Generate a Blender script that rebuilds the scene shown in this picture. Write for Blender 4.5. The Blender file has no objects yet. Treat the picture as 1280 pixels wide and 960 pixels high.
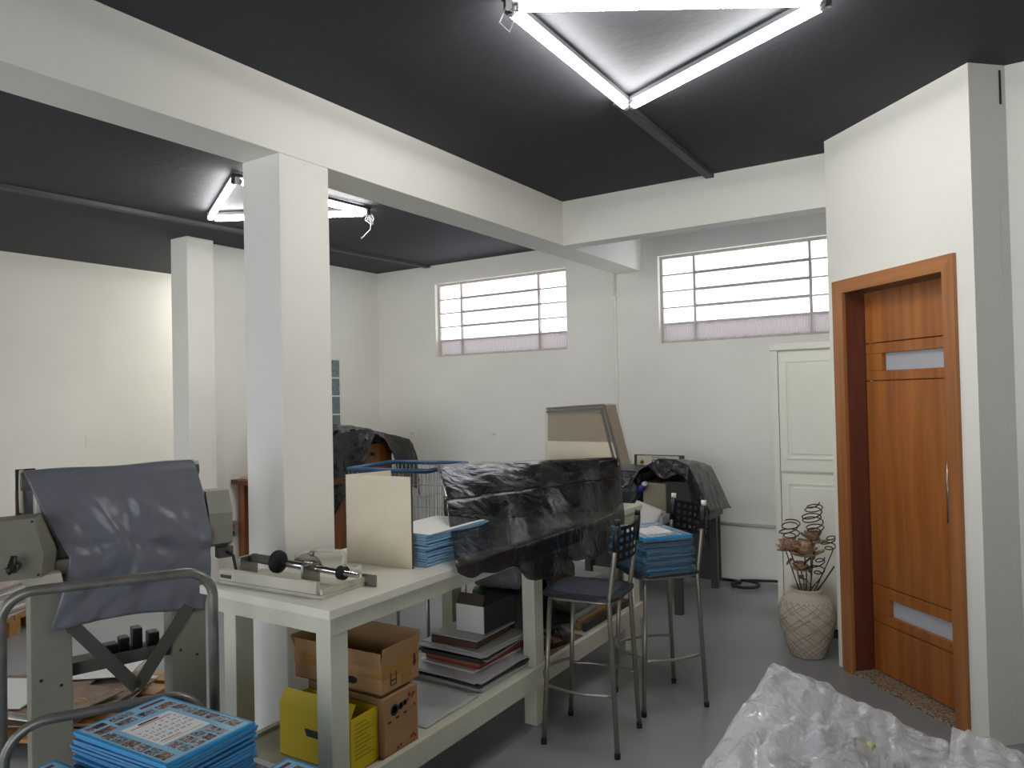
import bpy, bmesh, math, random
from mathutils import Vector, Matrix, noise
random.seed(7)
S = bpy.context.scene
COL = S.collection
PI = math.pi

# ------------------------------------------------------------------ camera
def cam_axes(yaw, pitch, roll):
    a, p, r = (math.radians(t) for t in (yaw, pitch, roll))
    fw = Vector((-math.sin(a)*math.cos(p), math.cos(a)*math.cos(p), math.sin(p)))
    rt = Vector((math.cos(a), math.sin(a), 0)); up = rt.cross(fw)
    return math.cos(r)*rt + math.sin(r)*up, -math.sin(r)*rt + math.cos(r)*up, fw
rt, up, fw = cam_axes(32.97, .93, -1.27)
cd = bpy.data.cameras.new('camera'); cam = bpy.data.objects.new('camera', cd); COL.objects.link(cam)
M = Matrix((rt, up, -fw)).transposed().to_4x4(); M.translation = (0, 0, 1.5)
cam.matrix_world = M
cd.sensor_width = 36; cd.lens = 918.43/1280*36; cd.clip_start = .05
S.camera = cam
# ------------------------------------------------------------------ world, exposure
W = bpy.data.worlds.new('sky'); S.world = W; W.use_nodes = True
bgn = W.node_tree.nodes['Background']
bgn.inputs[0].default_value = (.92, .95, 1, 1); bgn.inputs[1].default_value = 3.0
S.view_settings.view_transform = 'Standard'; S.view_settings.look = 'None'
S.view_settings.exposure = 0.42; S.view_settings.gamma = 1; S.view_settings.use_curve_mapping = False
TUBE_POWER = 41

# ------------------------------------------------------------------ materials
def s2l(c): return tuple(((v/255)/12.92 if v/255 <= .04045 else ((v/255+.055)/1.055)**2.4) for v in c)
MATS = {}
def mat(name, rgb, rough=.5, metal=0, var=0, vscale=6, bump=0, bscale=40, rgb2=None, stretch=None,
        spec=.5, coat=0, trans=0, alpha=1, bdist=.01, detail=4):
    if name in MATS: return MATS[name]
    m = bpy.data.materials.new(name); m.use_nodes = True; nt = m.node_tree; N = nt.nodes; L = nt.links
    b = N['Principled BSDF']; c = s2l(rgb)
    b.inputs['Base Color'].default_value = (*c, 1); b.inputs['Roughness'].default_value = rough
    b.inputs['Metallic'].default_value = metal; b.inputs['Specular IOR Level'].default_value = spec
    b.inputs['Coat Weight'].default_value = coat; b.inputs['Transmission Weight'].default_value = trans
    b.inputs['Alpha'].default_value = alpha
    if var or bump:
        tc = N.new('ShaderNodeTexCoord'); mp = N.new('ShaderNodeMapping'); L.new(tc.outputs['Object'], mp.inputs[0])
        if stretch: mp.inputs['Scale'].default_value = stretch
    if var:
        nz = N.new('ShaderNodeTexNoise'); nz.inputs['Scale'].default_value = vscale; nz.inputs['Detail'].default_value = detail
        L.new(mp.outputs[0], nz.inputs[0])
        rp = N.new('ShaderNodeValToRGB'); c2 = s2l(rgb2) if rgb2 else tuple(v*(1-var) for v in c)
        rp.color_ramp.elements[0].position = .32; rp.color_ramp.elements[1].position = .68
        rp.color_ramp.elements[0].color = (*c2, 1); rp.color_ramp.elements[1].color = (*c, 1)
        L.new(nz.outputs[0], rp.inputs[0]); L.new(rp.outputs[0], b.inputs['Base Color'])
    if bump:
        n2 = N.new('ShaderNodeTexNoise'); n2.inputs['Scale'].default_value = bscale; n2.inputs['Detail'].default_value = 5
        L.new(mp.outputs[0], n2.inputs[0])
        bp = N.new('ShaderNodeBump'); bp.inputs['Strength'].default_value = bump; bp.inputs['Distance'].default_value = bdist
        L.new(n2.outputs[0], bp.inputs['Height']); L.new(bp.outputs[0], b.inputs['Normal'])
    MATS[name] = m; return m
def emit_mat(name, rgb, strength):
    m = bpy.data.materials.new(name); m.use_nodes = True; N = m.node_tree.nodes; b = N['Principled BSDF']
    b.inputs['Base Color'].default_value = (.8, .8, .8, 1)
    b.inputs['Emission Color'].default_value = (*rgb, 1); b.inputs['Emission Strength'].default_value = strength
    MATS[name] = m; return m
def film_mat(name, rgb, clear, rough=.12, bump=.6, bscale=9, bdist=.02, translucent=0, spec=.5):
    """plastic film or glass: see-through mixed with a glossy, coloured surface"""
    m = bpy.data.materials.new(name); m.use_nodes = True; nt = m.node_tree; N = nt.nodes; L = nt.links
    b = N['Principled BSDF']; out = N['Material Output']
    b.inputs['Base Color'].default_value = (*s2l(rgb), 1); b.inputs['Roughness'].default_value = rough; b.inputs['Specular IOR Level'].default_value = spec
    tr = N.new('ShaderNodeBsdfTransparent'); mx = N.new('ShaderNodeMixShader'); mx.inputs[0].default_value = clear
    if bump:
        tc = N.new('ShaderNodeTexCoord'); nz = N.new('ShaderNodeTexNoise'); nz.inputs['Scale'].default_value = bscale
        nz.inputs['Detail'].default_value = 6; nz.inputs['Distortion'].default_value = 1.2
        L.new(tc.outputs['Object'], nz.inputs[0])
        bp = N.new('ShaderNodeBump'); bp.inputs['Strength'].default_value = bump; bp.inputs['Distance'].default_value = bdist
        L.new(nz.outputs[0], bp.inputs['Height']); L.new(bp.outputs[0], b.inputs['Normal'])
    src = b
    if translucent:
        tl = N.new('ShaderNodeBsdfTranslucent'); tl.inputs[0].default_value = (*s2l(rgb), 1)
        m2 = N.new('ShaderNodeMixShader'); m2.inputs[0].default_value = translucent
        L.new(b.outputs[0], m2.inputs[1]); L.new(tl.outputs[0], m2.inputs[2]); src = m2
    L.new(src.outputs[0], mx.inputs[1]); L.new(tr.outputs[0], mx.inputs[2]); L.new(mx.outputs[0], out.inputs[0])
    MATS[name] = m; return m
def wood_mat(name, a, b_, rough=.35, axis='z', scale=1.0, coat=.15):
    st = {'z': (9*scale, 9*scale, .55*scale), 'x': (.55*scale, 9*scale, 9*scale), 'y': (9*scale, .55*scale, 9*scale)}[axis]
    return mat(name, a, rough, var=.3, vscale=2.6, rgb2=b_, stretch=st, bump=.05, bscale=14, coat=coat, detail=8)

def photo_mat(name, cols=None, sc=55):
    """flat print of a small snapshot: blotches of dark, skin, blue and pale tones"""
    m = bpy.data.materials.new(name); m.use_nodes = True; nt = m.node_tree; N = nt.nodes; L = nt.links
    b = N['Principled BSDF']; b.inputs['Roughness'].default_value = .3
    tc = N.new('ShaderNodeTexCoord'); nz = N.new('ShaderNodeTexNoise'); nz.inputs['Scale'].default_value = sc; nz.inputs['Detail'].default_value = 3
    L.new(tc.outputs['Object'], nz.inputs[0])
    rp = N.new('ShaderNodeValToRGB'); els = rp.color_ramp.elements; rp.color_ramp.interpolation = 'LINEAR'
    cols = cols or [(.30, (20, 20, 25)), (.40, (58, 45, 42)), (.47, (150, 105, 85)), (.53, (60, 80, 110)), (.60, (215, 210, 205)), (.70, (120, 60, 55))]
    els[0].position = cols[0][0]; els[0].color = (*s2l(cols[0][1]), 1)
    els[1].position = cols[-1][0]; els[1].color = (*s2l(cols[-1][1]), 1)
    for p, c in cols[1:-1]:
        e = els.new(p); e.color = (*s2l(c), 1)
    L.new(nz.outputs[0], rp.inputs[0]); L.new(rp.outputs[0], b.inputs['Base Color'])
    MATS[name] = m; return m
def speckle_mat(name):
    m = bpy.data.materials.new(name); m.use_nodes = True; nt = m.node_tree; N = nt.nodes; L = nt.links
    b = N['Principled BSDF']; b.inputs['Roughness'].default_value = .3
    tc = N.new('ShaderNodeTexCoord'); v = N.new('ShaderNodeTexVoronoi'); v.inputs['Scale'].default_value = 160
    L.new(tc.outputs['Object'], v.inputs[0]); rp = N.new('ShaderNodeValToRGB')
    rp.color_ramp.interpolation = 'CONSTANT'; e = rp.color_ramp.elements
    e[0].color = (*s2l((70, 55, 45)), 1); e[1].position = .3; e[1].color = (*s2l((150, 135, 115)), 1)
    k = e.new(.62); k.color = (*s2l((185, 170, 150)), 1); k = e.new(.8); k.color = (*s2l((110, 92, 75)), 1)
    L.new(v.outputs['Color'], rp.inputs[0]); L.new(rp.outputs[0], b.inputs['Base Color']); MATS[name] = m; return m

white_wall = mat('white_wall_paint', (240, 238, 230), .75, var=.05, vscale=1.5, bump=.12, bscale=30)
grey_ceiling = mat('charcoal_ceiling_paint', (56, 58, 63), .8, var=.25, vscale=1.2, bump=.25, bscale=18)
floor_paint = mat('grey_floor_paint', (152, 155, 157), .28, var=.12, vscale=1.4, bump=.06, bscale=8, rgb2=(138, 141, 144))
tube_glow = emit_mat('lit_fluorescent_tube', (1.0, .99, .955), TUBE_POWER)
tube_cap = mat('tube_end_cap', (190, 190, 190), .3, .8)
dark_fit = mat('dark_lamp_batten', (62, 64, 68), .5)
conduit_dark = mat('painted_conduit', (66, 68, 72), .55)
plate_white = mat('white_plastic', (235, 235, 230), .35)
hole_dark = mat('dark_hole', (25, 25, 25), .6)
win_steel = mat('painted_steel_window', (205, 195, 188), .5, var=.2, vscale=20)
pane_glass = film_mat('clear_window_glass', (235, 240, 245), .9, .03, 0)
rib_glass = film_mat('ribbed_window_glass', (136, 126, 120), .04, .25, 0, translucent=.75)
frosted_pane = film_mat('frosted_pane', (200, 202, 208), .05, .35, .3, 60, translucent=.3)
wood_frame = wood_mat('honey_wood_frame', (176, 116, 66), (148, 92, 48))
wood_frame_x = wood_mat('honey_wood_head', (176, 116, 66), (148, 92, 48), axis='x')
wood_dark = wood_mat('reddish_wood_jamb', (112, 62, 46), (92, 46, 34))
wood_leaf = wood_mat('orange_wood_leaf', (176, 108, 48), (146, 84, 34))
granite = speckle_mat('speckled_granite')
steel = mat('brushed_steel', (150, 148, 142), .3, .9)
chrome = mat('polished_steel', (190, 190, 190), .15, 1)
tube_grey = mat('worn_grey_tube', (132, 129, 124), .35, .45, var=.3, vscale=22)
stool_tube = mat('satin_stool_tube', (150, 145, 135), .35, .7)
black_plastic = mat('black_plastic', (28, 28, 30), .4)
black_rubber = mat('black_rubber', (18, 18, 18), .7)
cream_paint = mat('cream_machine_paint', (196, 192, 176), .45, var=.12, vscale=9)
mach_grey = mat('olive_grey_machine_paint', (138, 136, 124), .5, var=.1, vscale=10)
mach_dark = mat('dark_olive_machine_paint', (86, 85, 78), .55, var=.1, vscale=9)
vinyl = mat('grey_vinyl', (112, 115, 124), .36, var=.1, vscale=5, bump=.25, bscale=9, bdist=.02)
bench_paint = mat('pale_green_grey_paint', (208, 208, 190), .5, var=.1, vscale=6, bump=.08, bscale=20)
bench_top = mat('worn_cream_top', (230, 228, 214), .4, var=.1, vscale=5)
kraft = mat('kraft_cardboard', (166, 128, 88), .8, var=.12, vscale=7)
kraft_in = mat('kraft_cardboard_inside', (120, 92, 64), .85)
tape = mat('brown_packing_tape', (158, 118, 62), .25)
print_black = mat('black_print', (32, 30, 30), .6)
print_red = mat('red_print', (150, 40, 45), .6)
yellow_card = mat('yellow_card', (214, 188, 12), .5, var=.06, vscale=6)
yellow_line = mat('yellow_card_print', (120, 104, 14), .6)
beige_card = mat('cream_hardboard', (238, 226, 200), .6, var=.06, vscale=10)
board_edge = mat('dark_board_edge', (70, 60, 50), .7)
black_film = mat('black_plastic_sheeting', (24, 27, 29), .34, bump=.55, bscale=7, bdist=.03, spec=.6)
black_bag = mat('black_bin_bag', (15, 16, 19), .2, bump=.9, bscale=16, bdist=.02, spec=.6)
thin_black_film = film_mat('thin_black_film', (24, 27, 29), .10, .2, .6, 7, .03)
clear_film = film_mat('clear_plastic_film', (250, 251, 253), .40, .06, .9, 8, .06, translucent=.08, spec=1.0)
wrap_film = film_mat('stretch_wrap', (200, 195, 185), .8, .08, .5, 12, .02)
bag_white = mat('white_packed_goods', (252, 252, 252), .25, var=.28, vscale=11, bump=.5, bscale=14, bdist=.03)
cal_blue = mat('calendar_blue', (50, 150, 205), .35)
cal_edge = mat('calendar_edge', (78, 140, 190), .5, var=.2, vscale=30)
cal_pale = mat('calendar_pale_blue', (140, 196, 226), .35)
cal_white = mat('calendar_white', (238, 238, 238), .4)
photos = photo_mat('snapshot_print')
photos_b = photo_mat('snapshot_print_blue', [(.30, (18, 22, 30)), (.42, (40, 60, 90)), (.48, (200, 205, 210)), (.54, (35, 32, 36)), (.60, (120, 150, 175)), (.70, (70, 90, 60))], 70)
photos_c = photo_mat('snapshot_print_dark', [(.30, (12, 12, 14)), (.42, (30, 28, 30)), (.50, (175, 130, 100)), (.56, (24, 22, 26)), (.63, (225, 220, 215)), (.70, (60, 40, 40))], 80)
maroon = mat('maroon_print', (110, 28, 48), .5)
paper_white = mat('white_paper', (228, 228, 226), .5)
paper_grey = mat('grey_paper', (186, 186, 186), .4, var=.1, vscale=6)
paper_dark = mat('dark_sheet', (46, 46, 48), .5)
paper_brown = mat('brown_board', (92, 64, 48), .7)
paper_red = mat('red_sheet', (140, 45, 40), .5)
paper_orange = mat('orange_brown_sheet', (168, 100, 56), .6)
paper_tan = mat('printed_tan_paper', (150, 128, 110), .6, var=.35, vscale=14, rgb2=(118, 98, 84))
gold_print = mat('gold_print', (196, 160, 80), .5)
pink_tan = mat('pink_tan_paper', (190, 165, 158), .6, var=.2, vscale=9)
blue_rim = mat('blue_plastic_rim', (36, 78, 112), .35)
wire_steel = mat('galvanised_wire', (150, 150, 150), .35, .8)
brown_wood = wood_mat('brown_wood', (142, 84, 44), (104, 58, 28))
brown_wood_dark = wood_mat('dark_brown_wood', (98, 56, 36), (76, 42, 26), axis='y')
pallet_wood = wood_mat('pallet_pine', (186, 142, 88), (150, 108, 62), axis='x', coat=0)
cab_white = mat('ivory_cabinet_paint', (240, 239, 226), .45, var=.05, vscale=3, bump=.05, bscale=15)
vase_clay = mat('cream_clay', (202, 190, 172), .75, var=.1, vscale=12, bump=.2, bscale=60)
vase_groove = mat('vase_groove', (150, 136, 118), .8)
twig = mat('dark_twig', (52, 40, 34), .7)
petal = mat('dried_petal', (198, 168, 136), .75, var=.3, vscale=25, rgb2=(140, 110, 86))
petal_pink = mat('dried_pink_petal', (214, 180, 160), .75, var=.3, vscale=25, rgb2=(160, 126, 108))
stem_tan = mat('dried_stem', (122, 100, 74), .8)
cable_black = mat('black_cable', (22, 22, 24), .5)
blue_plastic = mat('blue_handle', (44, 50, 140), .35)
dark_box = mat('dark_grey_casing', (58, 56, 54), .5)
cream_box = mat('aged_cream_casing', (150, 142, 122), .5)
dark_cloth = mat('dark_grey_bag', (62, 66, 70), .4, var=.4, vscale=7, bump=.6, bscale=10, bdist=.03)
grey_cloth = mat('mid_grey_bag', (105, 108, 108), .45, var=.4, vscale=7, bump=.6, bscale=10, bdist=.03)
sandal_brown = mat('brown_insole', (120, 86, 68), .7)
neigh_wall = mat('pale_neighbour_wall', (150, 172, 205), .8)
neigh_roof = mat('pale_neighbour_roof', (140, 160, 190), .7)
glass_block_m = mat('glass_block', (150, 165, 168), .12, var=.35, vscale=35, bump=.5, bscale=30, trans=.3)
seat_black = mat('black_stool_plastic', (40, 41, 44), .38, var=.1, vscale=20)
seat_glints = mat('seat_reflection_spots', (34, 36, 42), .5, var=.8, vscale=120, rgb2=(74, 78, 96), detail=1)  # speckled reflection on the seat, painted in as paler spots
plaster = mat('crack_brown', (70, 58, 50), .9)  # one even dark brown for the wall crack

# ------------------------------------------------------------------ mesh helpers
def V(*a): return Vector(a)
def box(bm, x0, x1, y0, y1, z0, z1, mtx=None):
    vs = [bm.verts.new(p) for p in ((x0, y0, z0), (x1, y0, z0), (x1, y1, z0), (x0, y1, z0), (x0, y0, z1), (x1, y0, z1), (x1, y1, z1), (x0, y1, z1))]
    if mtx is not None:
        for v in vs: v.co = mtx @ v.co
    for f in ((3, 2, 1, 0), (4, 5, 6, 7), (0, 1, 5, 4), (1, 2, 6, 5), (2, 3, 7, 6), (3, 0, 4, 7)): bm.faces.new([vs[i] for i in f])
    return vs
def bxm(*a, bev=0, mtx=None):
    bm = bmesh.new(); box(bm, *a, mtx=mtx)
    if bev: bmesh.ops.bevel(bm, geom=bm.edges[:], offset=bev, segments=2, affect='EDGES', profile=.6)
    return bm
def frame_at(d):
    d = d.normalized(); a = V(0, 0, 1) if abs(d.z) < .9 else V(1, 0, 0)
    x = a.cross(d).normalized(); return x, d.cross(x)
def tube(bm, pts, r, n=8, cap=True, closed=False):
    pts = [Vector(p) for p in pts]; rings = []; px = None
    for i, p in enumerate(pts):
        if closed: d = pts[(i+1) % len(pts)] - pts[i-1]
        else: d = pts[min(i+1, len(pts)-1)] - pts[max(i-1, 0)]
        d.normalize()
        if px is None: x, y = frame_at(d)
        else:
            x = (px - d*px.dot(d))
            x = x.normalized() if x.length > 1e-6 else frame_at(d)[0]
            y = d.cross(x)
        px = x; rr = r[i] if isinstance(r, (list, tuple)) else r
        rings.append([bm.verts.new(p + rr*(math.cos(2*PI*k/n)*x + math.sin(2*PI*k/n)*y)) for k in range(n)])
    m = len(rings)
    for i in range(m if closed else m-1):
        a, b = rings[i], rings[(i+1) % m]
        for k in range(n): 
            f = bm.faces.new((a[k], a[(k+1) % n], b[(k+1) % n], b[k])); f.smooth = True
    if cap and not closed: bm.faces.new(rings[0][::-1]); bm.faces.new(rings[-1])
    return bm
def tb(pts, r, n=8, **k): return tube(bmesh.new(), pts, r, n, **k)
def bar(p, q, w, h, upv=V(0, 0, 1)):
    """rectangular bar from p to q, w across, h along upv"""
    p, q = Vector(p), Vector(q); d = (q-p); L = d.length; d.normalize()
    x = d.cross(upv).normalized(); y = x.cross(d)
    m = Matrix((x, y, d)).transposed().to_4x4(); m.translation = p
    return bxm(-w/2, w/2, -h/2, h/2, 0, L, mtx=m)
def lathe(prof, n=24):
    bm = bmesh.new(); rings = []
    for r, z in prof: rings.append([bm.verts.new((r*math.cos(2*PI*k/n), r*math.sin(2*PI*k/n), z)) for k in range(n)])
    for a, b in zip(rings, rings[1:]):
        for k in range(n):
            f = bm.faces.new((a[k], a[(k+1) % n], b[(k+1) % n], b[k])); f.smooth = True
    if prof[0][0] > 1e-4: bm.faces.new(rings[0][::-1])
    if prof[-1][0] > 1e-4: bm.faces.new(rings[-1])
    return bm
def prism(poly, h, axis='z', mtx=None):
    """poly in the two other axes (x,y for z; x,z for y), extruded by h=(h0,h1)"""
    bm = bmesh.new(); f = {'z': lambda a, b, c: (a, b, c), 'y': lambda a, b, c: (a, c, b), 'x': lambda a, b, c: (c, a, b)}[axis]
    lo = [bm.verts.new(f(a, b, h[0])) for a, b in poly]; hi = [bm.verts.new(f(a, b, h[1])) for a, b in poly]; n = len(poly)
    bm.faces.new(lo[::-1]); bm.faces.new(hi)
    for i in range(n): bm.faces.new((lo[i], lo[(i+1) % n], hi[(i+1) % n], hi[i]))
    if mtx is not None:
        for v in bm.verts: v.co = mtx @ v.co
    bmesh.ops.recalc_face_normals(bm, faces=bm.faces)
    return bm
def grid(fn, nu, nv, thick=0, smooth=True):
    bm = bmesh.new(); g = [[bm.verts.new(fn(i/nu, j/nv)) for j in range(nv+1)] for i in range(nu+1)]
    for i in range(nu):
        for j in range(nv):
            f = bm.faces.new((g[i][j], g[i+1][j], g[i+1][j+1], g[i][j+1])); f.smooth = smooth
    if thick:
        bmesh.ops.recalc_face_normals(bm, faces=bm.faces)
        bmesh.ops.solidify(bm, geom=bm.faces[:], thickness=thick)
        for f in bm.faces: f.smooth = smooth
    return bm
def fbm(p, s, amp, seed=0):
    q = Vector(p)*s + Vector((seed*3.1, seed*1.7, seed*2.3))
    return amp*(noise.noise(q) + .5*noise.noise(q*2.1) + .25*noise.noise(q*4.3))
def lump(x0, x1, y0, y1, z0, z1, cuts=12, amp=.02, sc=6, seed=0, flare=0, soft=.35, flat_bottom=True):
    """draped or bagged bulk: box softened towards an ellipsoid, creased with noise"""
    bm = bmesh.new(); bmesh.ops.create_cube(bm, size=2); bmesh.ops.subdivide_edges(bm, edges=bm.edges[:], cuts=cuts, use_grid_fill=True)
    c = V((x0+x1)/2, (y0+y1)/2, (z0+z1)/2); hx, hy, hz = (x1-x0)/2, (y1-y0)/2, (z1-z0)/2
    for v in bm.verts:
        p = v.co.copy(); ss = p.normalized()*1.25
        p = p.lerp(V(max(-1, min(1, ss.x)), max(-1, min(1, ss.y)), max(-1, min(1, ss.z))), soft)
        t = (1-p.z)/2; k = 1 + flare*t*t
        w = V(c.x+p.x*hx*k, c.y+p.y*hy*k, c.z+p.z*hz); d = V(p.x, p.y, p.z).normalized()
        w += d*fbm(w, sc, amp, seed)
        if flat_bottom and w.z < z0: w.z = z0
        v.co = w
    for f in bm.faces: f.smooth = True
    return bm
def merge(*bms):
    o = bmesh.new()
    for b in bms:
        me = bpy.data.meshes.new('t'); b.to_mesh(me); o.from_mesh(me); bpy.data.meshes.remove(me); b.free()
    return o
def xf(bm, m):
    for v in bm.verts: v.co = m @ v.co
    return bm
def rotz(a): return Matrix.Rotation(a, 4, 'Z')
def TR(x, y, z): return Matrix.Translation((x, y, z))

def tag(o, label=None, cat=None, group=None, kind=None):
    if label: o['label'] = label
    if cat: o['category'] = cat
    if group: o['group'] = group
    if kind: o['kind'] = kind
    return o
def obj(name, bm, m, parent=None, world=False, smooth=None):
    me = bpy.data.meshes.new(name)
    if world and parent is not None:
        inv = parent.matrix_basis.inverted() if parent.parent is None else (parent.parent.matrix_basis @ parent.matrix_basis).inverted()
        for v in bm.verts: v.co = inv @ v.co
    bm.normal_update(); bm.to_mesh(me); bm.free(); me.materials.append(m)
    o = bpy.data.objects.new(name, me); COL.objects.link(o)
    if parent is not None: o.parent = parent
    return o
def thing(name, label, cat, loc=(0, 0, 0), rz=0, group=None):
    o = bpy.data.objects.new(name, None); COL.objects.link(o); o.empty_display_size = .1
    o.matrix_basis = TR(*loc) @ rotz(rz)
    return tag(o, label, cat, group)
def single(name, bm, m, label, cat, group=None, origin=None):
    """a thing that is one mesh, built in world space; origin moved to its base"""
    if origin is None:
        xs = [v.co.x for v in bm.verts]; ys = [v.co.y for v in bm.verts]; zs = [v.co.z for v in bm.verts]
        origin = V((min(xs)+max(xs))/2, (min(ys)+max(ys))/2, min(zs))
    for v in bm.verts: v.co -= origin
    o = obj(name, bm, m); o.location = origin
    return tag(o, label, cat, group)
def struct(name, bm, m, label=None):
    return tag(obj(name, bm, m), label, kind='structure')
def copy_tree(o, parent=None):
    c = o.copy(); COL.objects.link(c); c.parent = parent
    for ch in list(o.children): copy_tree(ch, c)
    return c
_font = {}
def text_bm(s, size, align='CENTER'):
    cu = bpy.data.curves.new('t', 'FONT'); cu.body = s; cu.size = size; cu.align_x = align; cu.align_y = 'CENTER'; cu.resolution_u = 2
    o = bpy.data.objects.new('t', cu); COL.objects.link(o); bpy.context.view_layer.update()
    me = bpy.data.meshes.new_from_object(o.evaluated_get(bpy.context.evaluated_depsgraph_get()))
    bm = bmesh.new(); bm.from_mesh(me); bpy.data.objects.remove(o); bpy.data.curves.remove(cu); bpy.data.meshes.remove(me)
    return bm

# ================================================================== THE ROOM
XB, ZB, ZC = -2.4765, 2.547, 2.857        # long beam: face, underside, ceiling
YW = 5.892                                # back wall
XA = -7.157                               # far left wall
XR, YF = 3.2, -2.6                        # right and front walls, behind the camera
struct('floor', bxm(XA-.15, XR+.15, YF-.15, YW+.15, -.12, 0), floor_paint)
struct('ceiling', bxm(XA-.15, XR+.15, YF-.15, YW+.15, ZC, ZC+.15), grey_ceiling)
# back wall with two window openings
WIN = [(-4.74, -3.213, 1.915, 2.662), (-2.326, -.80, 1.915, 2.655)]
bm = bmesh.new(); xs = XA-.15
for x0, x1, z0, z1 in WIN:
    box(bm, xs, x0, YW, YW+.15, 0, ZC); box(bm, x0, x1, YW, YW+.15, 0, z0); box(bm, x0, x1, YW, YW+.15, z1, ZC); xs = x1
box(bm, xs, XR+.15, YW, YW+.15, 0, ZC)
struct('wall_back', bm, white_wall)
struct('wall_left', bxm(XA-.15, XA, YF, YW, 0, ZC), white_wall)
# partition that carries on from the slim column
struct('wall_partition', bxm(-5.655, -5.533, 3.70, YW, 0, ZC), white_wall)
# front wall behind the camera, with wide shop openings sized for the fill light; right wall
bm = bmesh.new()
for x0, x1, zt in ((XA-.15, -6.6, 0), (-6.6, -4.0, 2.4), (-4.0, -1.7, 0), (-1.7, 1.1, 2.25), (1.1, XR+.15, 0)):
    box(bm, x0, x1, YF-.15, YF, zt, ZC)
struct('wall_front', bm, white_wall)
struct('wall_right', bxm(XR, XR+.15, YF, 3.756, 0, ZC), white_wall)
# columns and beams
struct('trim_1', bxm(XB-.2396, XB, YF, YW, ZB, ZC, bev=.004), white_wall, 'long white ceiling beam running to the window wall')
struct('trim_2', bxm(XB, .1, 4.5229, 4.6624, ZB, ZC), white_wall, 'white cross beam in front of the window wall')
struct('trim_3', bxm(XB-.2396, XB, 2.0557, 2.3319, 0, ZB, bev=.006), white_wall, 'white square column under the long beam')
struct('trim_4', bxm(-5.64, -5.413, 3.556, 3.80, 0, ZC, bev=.006), white_wall, 'slim white column at the end of the partition')
# corner room with the diagonal wooden door
P1 = V(-.722, 4.3103, 0); DM = TR(*P1) @ rotz(-PI/4)      # x along the diagonal wall, y into the block
bm = bmesh.new()
S0, S1, SW, ZD = .095, .845, .968, 2.04
box(bm, 0, S0, 0, .14, 0, ZC, DM); box(bm, S1, SW, 0, .14, 0, ZC, DM); box(bm, S0, S1, 0, .14, ZD, ZC, DM)
struct('wall_diagonal', bm, white_wall)
bm = bxm(SW-.10, SW, .141, .19, 0, ZC, mtx=DM); struct('wall_corner_return', bm, white_wall)
struct('wall_alcove', bxm(.093, XR, 3.756, 3.90, 0, ZC), white_wall)
struct('wall_corner_side', bxm(0, .10, .141, .75, 0, ZC, mtx=DM), white_wall)
single('wall_crack', bxm(SW-.012, SW+.0015, .152, .163, 2.69, 2.835, mtx=DM), plaster, 'dark ragged crack at the top of the white corner', 'crack')

# door_1: frame, leaf with two narrow panes
d1 = tag(bpy.data.objects.new('door_1', None), 'honey wood door with two narrow frosted panes', kind='structure'); COL.objects.link(d1)
d1.matrix_basis = DM
def fr(poly, y0, y1): return prism(poly, (y0, y1), 'y')
fo0, fo1, fi0, fi1, zo, zi = .055, .876, .138, .81, 2.073, 2.004
obj('frame_jamb', fr([(fo0, 0), (fi0, 0), (fi0, zi), (fo0, zo)], -.018, .0), wood_frame, d1)
obj('frame_jamb', fr([(fi1, 0), (fo1, 0), (fo1, zo), (fi1, zi)], -.018, .0), wood_frame, d1)
obj('frame_head', fr([(fo0, zo), (fi0, zi), (fi1, zi), (fo1, zo)], -.018, .0), wood_frame_x, d1)
obj('jamb_lining', bxm(S0, fi0, .0, .139, 0, ZD), wood_dark, d1)
obj('jamb_lining', bxm(fi1, S1, .0, .139, 0, ZD), wood_dark, d1)
obj('head_lining', bxm(fi0, fi1, .0, .139, zi, ZD), wood_dark, d1)
obj('threshold', bxm(fi0, fi1, -.006, .16, 0, .018), granite, d1)
LY = .112
def leaf_piece(x0, x1, z0, z1): return bxm(x0, x1, LY, LY+.035, z0, z1, bev=.0035)
e = .003; g0, g1 = .262, .700
for nm, a in (('leaf_panel', (fi0+e, fi1-e, .022, .275)), ('leaf_panel', (fi0+e, fi1-e, .475, 1.535)), ('leaf_panel', (fi0+e, fi1-e, 1.735, zi-e)),
              ('leaf_rail', (fi0+e, fi1-e, .279, .325)), ('leaf_rail', (fi0+e, fi1-e, .415, .471)), ('leaf_rail', (fi0+e, g0, .325, .415)), ('leaf_rail', (g1, fi1-e, .325, .415)),
              ('leaf_rail', (fi0+e, fi1-e, 1.539, 1.588)), ('leaf_rail', (fi0+e, fi1-e, 1.678, 1.731)), ('leaf_rail', (fi0+e, g0, 1.588, 1.678)), ('leaf_rail', (g1, fi1-e, 1.588, 1.678))):
    obj(nm, leaf_piece(*a), wood_leaf, d1)
obj('leaf_core', bxm(fi0+e, fi1-e, LY+.035, LY+.046, .02, .32), wood_leaf, d1)
obj('leaf_core', bxm(fi0+e, fi1-e, LY+.035, LY+.046, .42, 1.583), wood_leaf, d1)
obj('leaf_core', bxm(fi0+e, fi1-e, LY+.035, LY+.046, 1.683, zi-e), wood_leaf, d1)
for z0, z1 in ((.32, .42), (1.583, 1.683)): obj('pane', bxm(g0-.004, g1+.004, LY+.024, LY+.030, z0+.004, z1-.004), frosted_pane, d1)
hd = obj('handle', tb([(.70, LY-.028, .88), (.70, LY-.028, 1.16)], .008, 10), steel, d1)
for z in (.92, 1.12): obj('handle_post', tb([(0.70, LY-.03, z), (.70, LY+.002, z)], .005, 8), steel, hd)

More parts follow.
